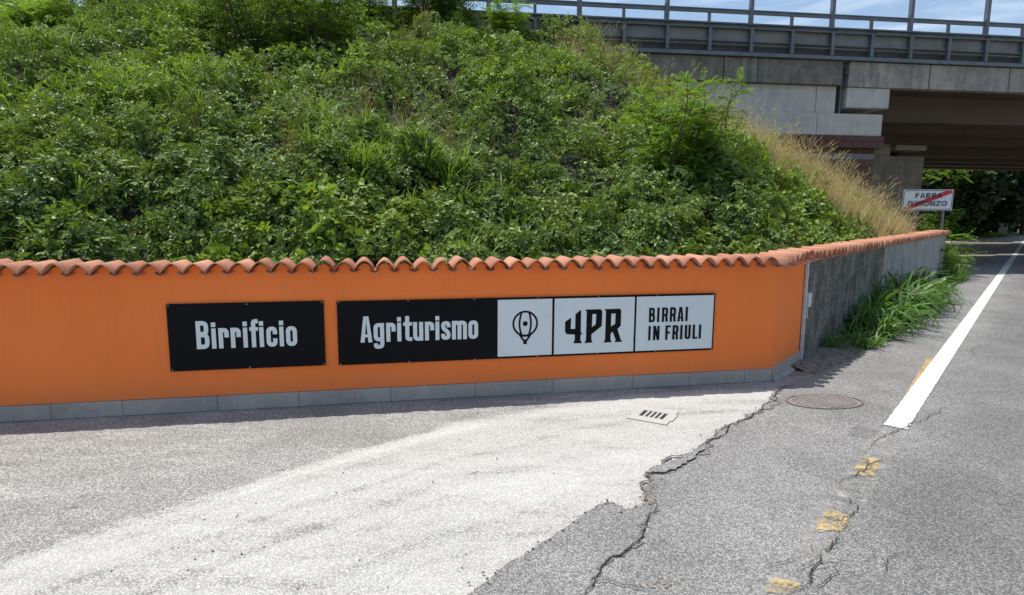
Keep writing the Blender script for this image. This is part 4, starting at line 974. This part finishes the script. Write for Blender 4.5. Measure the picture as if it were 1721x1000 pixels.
# dry grass on the right shoulder
protosD = [tuft(180 + k, M['dry'], 11, .80, .0055, .34, .10, True, 'dry_grass') for k in range(4)]
xs, ys = [], []
for a, b_, n_, r_ in ((edge_l[1], edge_l[2], 40, .30), (edge_l[2], edge_l[3], 170, .32), (edge_l[3], edge_l[4], 290, .36), (edge_l[4], edge_l[5], 260, .34), (edge_l[0], edge_l[1], 36, .3)):
    t = rng.random(n_); xs.append(a.x + (b_.x - a.x) * t + rng.normal(0, r_, n_)); ys.append(a.y + (b_.y - a.y) * t + rng.normal(0, r_, n_))
q = B(1530, 398); xs.append(q.x + rng.normal(0, .35, 130)); ys.append(q.y + rng.normal(0, .5, 130))
q = edge_l[5]; xs.append(q.x + rng.normal(.4, .6, 190)); ys.append(q.y + rng.normal(.2, .6, 190))
q = B(600, 190); xs.append(q.x + rng.normal(0, 1.2, 25)); ys.append(q.y + rng.normal(0, .8, 25))
x = np.concatenate(xs); y = np.concatenate(ys); k = inside_bank(x, y, .25); x, y = x[k], y[k]
scatter('dry_grass', protosD, np.stack([x, y, bank_h(x, y) + .08 + .3 * lump(x, y)], -1), bank_normals(x, y), rng.uniform(.5, .95, len(x)), rng.integers(0, 4, len(x)), rng.uniform(0, 6.28, len(x)), 'tall straw coloured dry grass along the right shoulder of the bank', 'dry grass', .85, .16)
protosR = [tuft(190 + k, M['redstem'], 9, .55, .006, .35, .2, True, 'dock_stalk') for k in range(3)]
xs, ys = [], []
for (a, b_, r_, n_) in ((600, 175, .9, 30), (700, 60, .6, 24), (690, 90, .4, 12), (980, 80, .5, 26), (1040, 120, .5, 20), (520, 330, .6, 8), (740, 260, .6, 12), (350, 210, .6, 10), (850, 60, .6, 14)):
    q = B(a, b_); xs.append(q.x + rng.normal(0, r_ * .6, n_)); ys.append(q.y + rng.normal(0, r_ * .4, n_))
x = np.concatenate(xs); y = np.concatenate(ys); k = inside_bank(x, y) & (rng.random(len(x)) < .6); x, y = x[k], y[k]
scatter('dry_weed_stalks', protosR, np.stack([x, y, bank_h(x, y) + .12 + lump(x, y)], -1), bank_normals(x, y), rng.uniform(.6, 1.1, len(x)), rng.integers(0, 3, len(x)), rng.uniform(0, 6.28, len(x)), 'reddish brown dead weed stalks on the bank', 'weeds', .9, .15)

# shrubs and saplings: each a thing with stems and foliage
def shrub(name, label, cat, p, h, rad, nst, mat, seed, kind='pinnate', dens=1.0, group=None, lf=.06, lean=.35):
    rr = random.Random(seed); root = empty(name, p); tag(root, label, cat, group); st = MB(); V, F = [], []
    for s in range(nst):
        t = rr.uniform(0, 6.28); ln = h * rr.uniform(.6, 1.05); d = Vector((math.cos(t) * lean, math.sin(t) * lean, 1)).normalized(); a = Vector((math.cos(t), math.sin(t), 0)) * rad * .15
        segs = 6; prev = a - Vector((0, 0, .2)); r_ = .012 * h + .004
        for j in range(segs):
            q = prev + d * (ln + .2) / segs; st.tube(prev, q, r_ * (1 - j / segs) + .003, r_ * (1 - (j + 1) / segs) + .003, 5)
            for b_ in range(max(1, int(5 * dens))):
                bp = prev.lerp(q, rr.random())
                if bp.z < .04: continue
                o = rdir(rr, -.05, .7); reach = rad * rr.uniform(.3, 1.0) * (1.15 - .75 * j / segs)
                if kind == 'pinnate':
                    e_ = bp + o * reach * .4; st.tube(bp, e_, .004, .003, 4)
                    for m_ in range(2): pinnate(V, F, e_, (o + rdir(rr, -.4, .5) * .8), Vector((0, 0, 1)) + rdir(rr) * .3, reach * .7 + .1, 7, lf, rr)
                else:
                    for m_ in range(7):
                        c_ = bp + o * reach * rr.uniform(.2, 1) + rdir(rr, -1, 1) * .07; leaf(V, F, c_, rdir(rr, -.5, .5), rdir(rr, .2, 1), lf * rr.uniform(.7, 1.3), lf * .55)
            prev = q; d = (d + rdir(rr, -.2, .3) * .18).normalized()
    st.build('stems', M['stem'], root); link('foliage', mesh('foliage', V, F, mat), root); return root
def bpos(px, py, dz=0.0): q = B(px, py); return (q.x, q.y, float(bank_h(q.x, q.y)) + dz)
shrub('leafy_sapling', 'bright green feathery sapling standing before the bridge wing wall', 'sapling', bpos(1125, 290), 1.6, .45, 11, M['pinnate'], 31, dens=1.7, lf=.06)
shrub('leafy_sapling', 'thin upright sprig poking up right of the feathery sapling', 'sapling', bpos(1200, 262), 1.35, .25, 3, M['bush'], 32, 'plain', dens=1.2, lf=.05)
shrub('leafy_shrub', 'dark feathery shrub at the top of the bank, left of the sky gap', 'shrub', bpos(520, 75), 1.7, 1.0, 14, M['bush'], 33, dens=1.5, lf=.07)
shrub('leafy_shrub', 'dark narrow shrub at the top edge, leftmost of the crest shrubs', 'shrub', bpos(425, 60), 1.8, .7, 9, M['bush'], 34, dens=1.3, lf=.07)
shrub('leafy_shrub', 'large dark bush on the crest against the left end of the parapet', 'shrub', bpos(735, 30), 1.5, 1.0, 15, M['bush'], 35, dens=1.6, lf=.07)
shrub('leafy_shrub', 'small bush on the crest between the two sky gaps', 'shrub', bpos(615, 20), .9, .6, 8, M['bush'], 36, dens=1.5, lf=.06)
shrub('tall_weed', 'pale green broad-leaved weed standing above the stalks near the crest', 'weed', bpos(762, 85), .8, .25, 3, M['vine'], 37, 'plain', dens=1.2, lf=.10)
shrub('leafy_shrub', 'light shrub overlapping the first tall parapet post', 'shrub', bpos(850, 45), .95, .5, 7, M['pinnate'], 38, dens=1.2, lf=.06)
for k, (px, py, hh) in enumerate(((60, 20, .7), (290, 18, .7))):
    shrub('leafy_shrub', ['bushy shrub in the top left corner of the bank', 'second bushy shrub from the left along the crest', 'third bushy shrub from the left along the crest', 'fourth bushy shrub from the left along the crest'][k], 'shrub', bpos(px, py + 25), hh, .6, 6, M['pinnate'], 50 + k, dens=1.3, lf=.08)

for k, (px, py, hh, rd_) in enumerate(((140, 18, .8, .6), (240, 15, 1.0, .8), (345, 22, .9, .6), (290, 14, .9, .7))):
    shrub('leafy_shrub', ['low light green shrub on the crest, right of the top left corner', 'low shrub on the crest between two feathery shrubs', 'low shrub on the crest just left of the dark narrow shrub', 'low plain-leaved shrub hiding the parapet at the top left'][k], 'shrub', bpos(px, py + 25), hh, rd_, 7, M['bush'], 80 + k, 'plain', dens=1.6, lf=.07)

# ------------------------------------------------------------------ roadside plants
def roadside(n_, s0, s1, o0, o1):
    s = rng.uniform(s0, s1, n_); o = rng.uniform(o0, o1, n_); return A2.x + dR.x * s + nR.x * o, A2.y + dR.y * s + nR.y * o, s, o
protosW = [tuft(200 + k, M['weed'], 13, .66, .034, .75, 1.25, False, 'weed_tuft', .07) for k in range(5)]
s1_, s2_ = (on_plane(1395, 590, A2, nR) - A2).dot(dR), (on_plane(1560, 470, A2, nR) - A2).dot(dR); print('roadside', s1_, s2_, LR)
x, y, s, o_ = roadside(300, .9, LR - .8, .05, .50)
prof = np.interp(s, [.9, 1.6, 3.0, 4.2, 5.5, 6.6, 7.5, 9, 11], [.45, .75, 1.25, 1.35, 1.35, 1.15, .85, .5, .55]) * rng.uniform(.55, 1.3, len(s)) * (1.1 - .7 * (o_ - .05) / .45 * .6)
k = rng.random(len(s)) < np.clip(prof, .25, 1); x, y, s, prof = x[k], y[k], s[k], prof[k]
up = np.tile([0, 0, 1.0], (len(x), 1)); tilt_n = up + np.array([nR.x, nR.y, 0]) * .25
scatter('roadside_grass', protosW, np.stack([x, y, np.zeros(len(x))], -1), tilt_n, prof, rng.integers(0, 5, len(x)), rng.uniform(0, 6.28, len(x)), 'thick band of arching green grass at the foot of the road wall', 'grass', .3, .1)
x, y, s, o_ = roadside(420, .1, LR + .6, .03, .5); _=0; protosL = [bramble(220 + k, M['weed'], .04, 6, .10) for k in range(3)]
scatter('low_weeds', protosL, np.stack([x, y, .02 + .06 * rng.random(len(x))], -1), np.tile([0, 0, 1.0], (len(x), 1)), rng.uniform(.4, 1.1, len(x)) * np.clip(s / 2.0, .25, 1), rng.integers(0, 3, len(x)), rng.uniform(0, 6.28, len(x)), 'low weeds growing from the dirt along the road edge', 'weeds', .5, .3)
# dirt strip along the wall foot
ss = np.arange(-.35, LR + .4, .03); oo = np.arange(-.02, .56, .03); SS, OO = np.meshgrid(ss, oo)
edge = .30 + .16 * vnoise(SS, SS * 0, 2.2, 41) + .08 * vnoise(SS, SS * 0, 9, 42) - .20 * np.clip((.5 - SS) / .8, 0, 1)
tp = np.clip((edge - OO) / .14, -.3, 1)
ZZ = .002 + .026 * tp * (.5 + vnoise(SS, OO, 6, 43)) + .012 * (vnoise(SS, OO, 17, 44) - .5)
ZZ = np.where(tp < 0, -.02, ZZ)
v = np.stack([A2.x + dR.x * SS + nR.x * OO, A2.y + dR.y * SS + nR.y * OO, ZZ + .006], -1).reshape(-1, 3)
nx, ny = len(ss), len(oo); ii = (np.arange(ny - 1)[:, None] * nx + np.arange(nx - 1)[None, :]).ravel()
tag(link('dirt_verge', np_mesh('dirt_verge', v, np.stack([ii, ii + nx, ii + nx + 1, ii + 1], -1), M['dirt'], True)), kind='structure')
lit = MB(); rl = random.Random(9)
for k in range(700):
    s = rl.uniform(-.25, LR) if k < 350 else rl.uniform(-.25, 1.6); o_ = abs(rl.gauss(.2, .18)); p = A2 + dR * s + nR * o_; z = .026
    a = rl.random() * 6.28; sz = rl.uniform(.008, .025); d = Vector((math.cos(a), math.sin(a), rl.uniform(-.1, .3))); V, F = [], []; leaf(V, F, Vector((p.x, p.y, z)), d, Vector((0, 0, 1)), sz, sz * .5); lit.add(V, F)
for k in range(60):
    q = G(rl.gauss(1090, 8), rl.gauss(835, 14)) if k < 40 else G(rl.gauss(1110, 15), rl.gauss(985, 6)); a = rl.random() * 6.28; V, F = [], []; leaf(V, F, Vector((q.x, q.y, .02)), Vector((math.cos(a), math.sin(a), .1)), Vector((0, 0, 1)), .016, .007); lit.add(V, F)
db = MB(); rd2 = random.Random(17)
for k in range(80):
    q = G(rd2.uniform(-100, 1250), rd2.uniform(700, 1000) if k < 90 else rd2.uniform(672, 720)); sz = rd2.uniform(.0015, .004)
    if (q - A0).dot(nW) < .05: continue
    db.box((0, 0, 0), (sz * 2.4, sz * 1.5, sz), Matrix.Translation((q.x, q.y, .004)) @ Matrix.Rotation(rd2.random() * 6, 4, 'Z') @ Matrix.Rotation(.3, 4, 'X'))
for k in range(7):
    q = G(rd2.uniform(100, 1100), rd2.uniform(730, 960)); a = rd2.uniform(0, 6.28); l = rd2.uniform(.03, .08)
    db.tube((q.x, q.y, .005), (q.x + math.cos(a) * l, q.y + math.sin(a) * l, .006), .002, .001, 5)
tag(db.build('loose_grit', M['crumb']), 'scattered grit and twigs lying on the pale forecourt', 'grit', kind='stuff')
tag(lit.build('leaf_litter', M['dryleaf']), 'scattered dry leaf litter on the dirt by the wall foot', 'leaf litter', kind='stuff')
e3 = A3 + dR * .30 + nR * .12
shrub('tall_fern_shrub', 'feathery fern-leaved plant at the far end of the road wall', 'shrub', (e3.x, e3.y, 0), 1.45, .72, 7, M['pinnate'], 61, dens=.75, lf=.085, lean=.55)
e4 = A3 - dR * .6 + nR * .2
x = e4.x + rng.normal(-.1, .28, 45); y = e4.y + rng.normal(0, .3, 45); k = ((x - A2.x) * nR.x + (y - A2.y) * nR.y > .08); x, y = x[k], y[k]
scatter('wall_end_grass', protosW, np.stack([x, y, np.zeros(len(x))], -1), np.tile([0, 0, 1.0], (len(x), 1)), rng.uniform(.6, 1.2, len(x)), rng.integers(0, 5, len(x)), rng.uniform(0, 6.28, len(x)), 'clump of grass round the foot of the fern-leaved plant at the wall end', 'grass', .5, .15)
shrub('creeper', 'small dark creeper hanging down the far end of the concrete wall', 'creeper', tuple(A3 - dR * .7 + nR * .06), 1.15, .28, 1, M['bush'], 62, 'plain', dens=2.6, lf=.055, lean=.1)

# ------------------------------------------------------------------ beyond the bridge
fl = G(1575, 404.5)
tag(fill('side_road', [[G(1460, 409), G(1560, 408), G(1790, 404), G(1790, 399.5), G(1560, 400.5), G(1460, 400)]], .014, simple('pale_side_road', (.42, .40, .36), .9, 0, .15, .8)), kind='structure')
def tree(label, p, h, rad, seed, zc=.45, mat='far_leaf_shade', n_=9000, ls=.20):
    rr = np.random.default_rng(seed); root = empty('broadleaf_tree', p); tag(root, label, 'tree', 'trees beyond the bridge')
    tb = MB(); tb.tube((0, 0, -.2), (.1, 0, h * .55), .02 * h + .05, .01 * h, 8)
    for k in range(6):
        t = k * 1.05 + seed; tb.tube((.06, 0, h * (.2 + .05 * k)), (math.cos(t) * rad * .6, math.sin(t) * rad * .6, h * (.45 + .07 * k)), .05, .02, 5)
    tb.build('trunk', M['bark'], root)
    nc = 46; C_ = rr.normal(0, 1, (nc, 3)); C_ /= np.linalg.norm(C_, axis=1)[:, None]; C_ *= (rr.random((nc, 1)) ** .33) * .82
    C_ = C_ * np.array([rad, rad, h * .5]) + np.array([0, 0, h * .5]); cr_ = rr.uniform(.22, .40, nc) * rad
    w = rr.integers(0, nc, n_); d = rr.normal(0, 1, (n_, 3)); d /= np.linalg.norm(d, axis=1)[:, None]; c_ = C_[w] + d * cr_[w][:, None] * (.6 + .45 * rr.random((n_, 1)))
    a = rr.normal(0, 1, (n_, 3)); a[:, 2] *= .5; a /= np.linalg.norm(a, axis=1)[:, None]; b_ = np.cross(a, d + rr.normal(0, .5, (n_, 3))); b_ /= np.linalg.norm(b_, axis=1)[:, None] + 1e-9
    s = ls * rr.uniform(.5, 1.2, (n_, 1)); v = np.stack([c_ - a * s, c_ + b_ * s * .45, c_ + a * s, c_ - b_ * s * .45], 1).reshape(-1, 3); v[:, 2] = np.maximum(v[:, 2], .02)
    link('crown', np_mesh('crown', v, np.arange(4 * n_).reshape(-1, 4), M[mat]), root); return root
tl = [(1560, 41, 8, 4.2, 'broad dark tree just past the bridge, leftmost of the far trees'), (1625, 43, 9, 4.5, 'dark tree directly behind the town sign'), (1600, 50, 12, 6, 'tall dark tree filling the view under the bridge'), (1675, 50, 10, 5, 'dark tree behind the low stone pillar'), (1720, 52, 11, 5, 'greener tree at the right edge of the picture'), (1500, 52, 12, 6, 'tree hidden mostly behind the abutments'), (1760, 70, 13, 7, 'distant tree over the end of the road'), (1820, 60, 13, 6, 'tree on the far right beyond the road')]
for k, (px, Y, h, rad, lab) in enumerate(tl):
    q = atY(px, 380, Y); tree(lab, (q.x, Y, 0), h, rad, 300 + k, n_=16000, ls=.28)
q = atY(1580, 380, 37.5); shrub('roadside_shrub', 'sunlit green shrub behind the town sign pole', 'shrub', (q.x, 37.5, 0), 1.9, 1.1, 12, M['bush'], 71, 'plain', dens=2.0, lf=.16)
q = atY(1605, 380, 38.5); shrub('roadside_shrub', 'darker green shrub right of the town sign pole', 'shrub', (q.x, 38.5, 0), 1.3, 1.1, 12, M['bush'], 72, 'plain', dens=2.0, lf=.16)
# fringe of leaves hanging below the far deck edge
for k, (px, Y) in enumerate(((1592, 37.0), (1640, 38.5))):
    q = atY(px, 300, Y); root = empty('overhanging_branch', (q.x, Y, q.z)); tag(root, ['sunlit leafy branch hanging in at the top left of the underpass view', 'leafy branch hanging right of the other one under the bridge'][k], 'branch'); rr = random.Random(400 + k); V, F = [], []; st = MB()
    st.tube((0, 1.5, 3.5), (0, 0, .4), .05, .02, 6)
    for j in range(70):
        c_ = Vector((rr.gauss(0, .7), rr.gauss(0, .4), rr.uniform(-.1, .9))); pinnate(V, F, c_, rdir(rr, -.5, .2), Vector((0, 0, 1)), .5, 6, .17, rr)
    st.build('bough', M['bark'], root); link('foliage', mesh('foliage', V, F, M['pinnate']), root)
# low wall and pillar along the far road
pq = G(1684, 397); pr_ = empty('gate_pillar', (pq.x, pq.y, 0), math.atan2(dR.y, dR.x)); tag(pr_, 'weathered stone pillar at the start of the far roadside wall', 'pillar')
MB().box((0, 0, .58), (.5, .5, 1.16)).build('shaft', M['conc_bridge'], pr_); MB().box((0, 0, 1.2), (.62, .62, .09)).build('cap', M['mortar'], pr_)
fwall = empty('far_wall', (pq.x, pq.y, 0), math.atan2(dR.y, dR.x)); tag(fwall, 'low grey wall running along the road behind the stone pillar', 'wall')
for k in range(8): MB().box((.35 + 3 * k + 1.5, .05, .5), (2.98, .2, 1.0)).build('wall_panel', M['conc_light'], fwall)
gx_, gy_ = rng.uniform(0, 1, 900), rng.uniform(0, 1, 900); a0 = G(1560, 400); a1 = G(1700, 398)
x = a0.x + (a1.x - a0.x) * gx_; y = a0.y + (a1.y - a0.y) * gx_ + .1 + 2.0 * gy_
scatter('far_verge_grass', protosG, np.stack([x, y, np.zeros(len(x))], -1), np.tile([0, 0, 1.0], (len(x), 1)), rng.uniform(.6, 1.2, len(x)), rng.integers(0, 4, len(x)), rng.uniform(0, 6.28, len(x)), 'grass verge beyond the bridge in front of the far trees', 'grass', .5, .15)
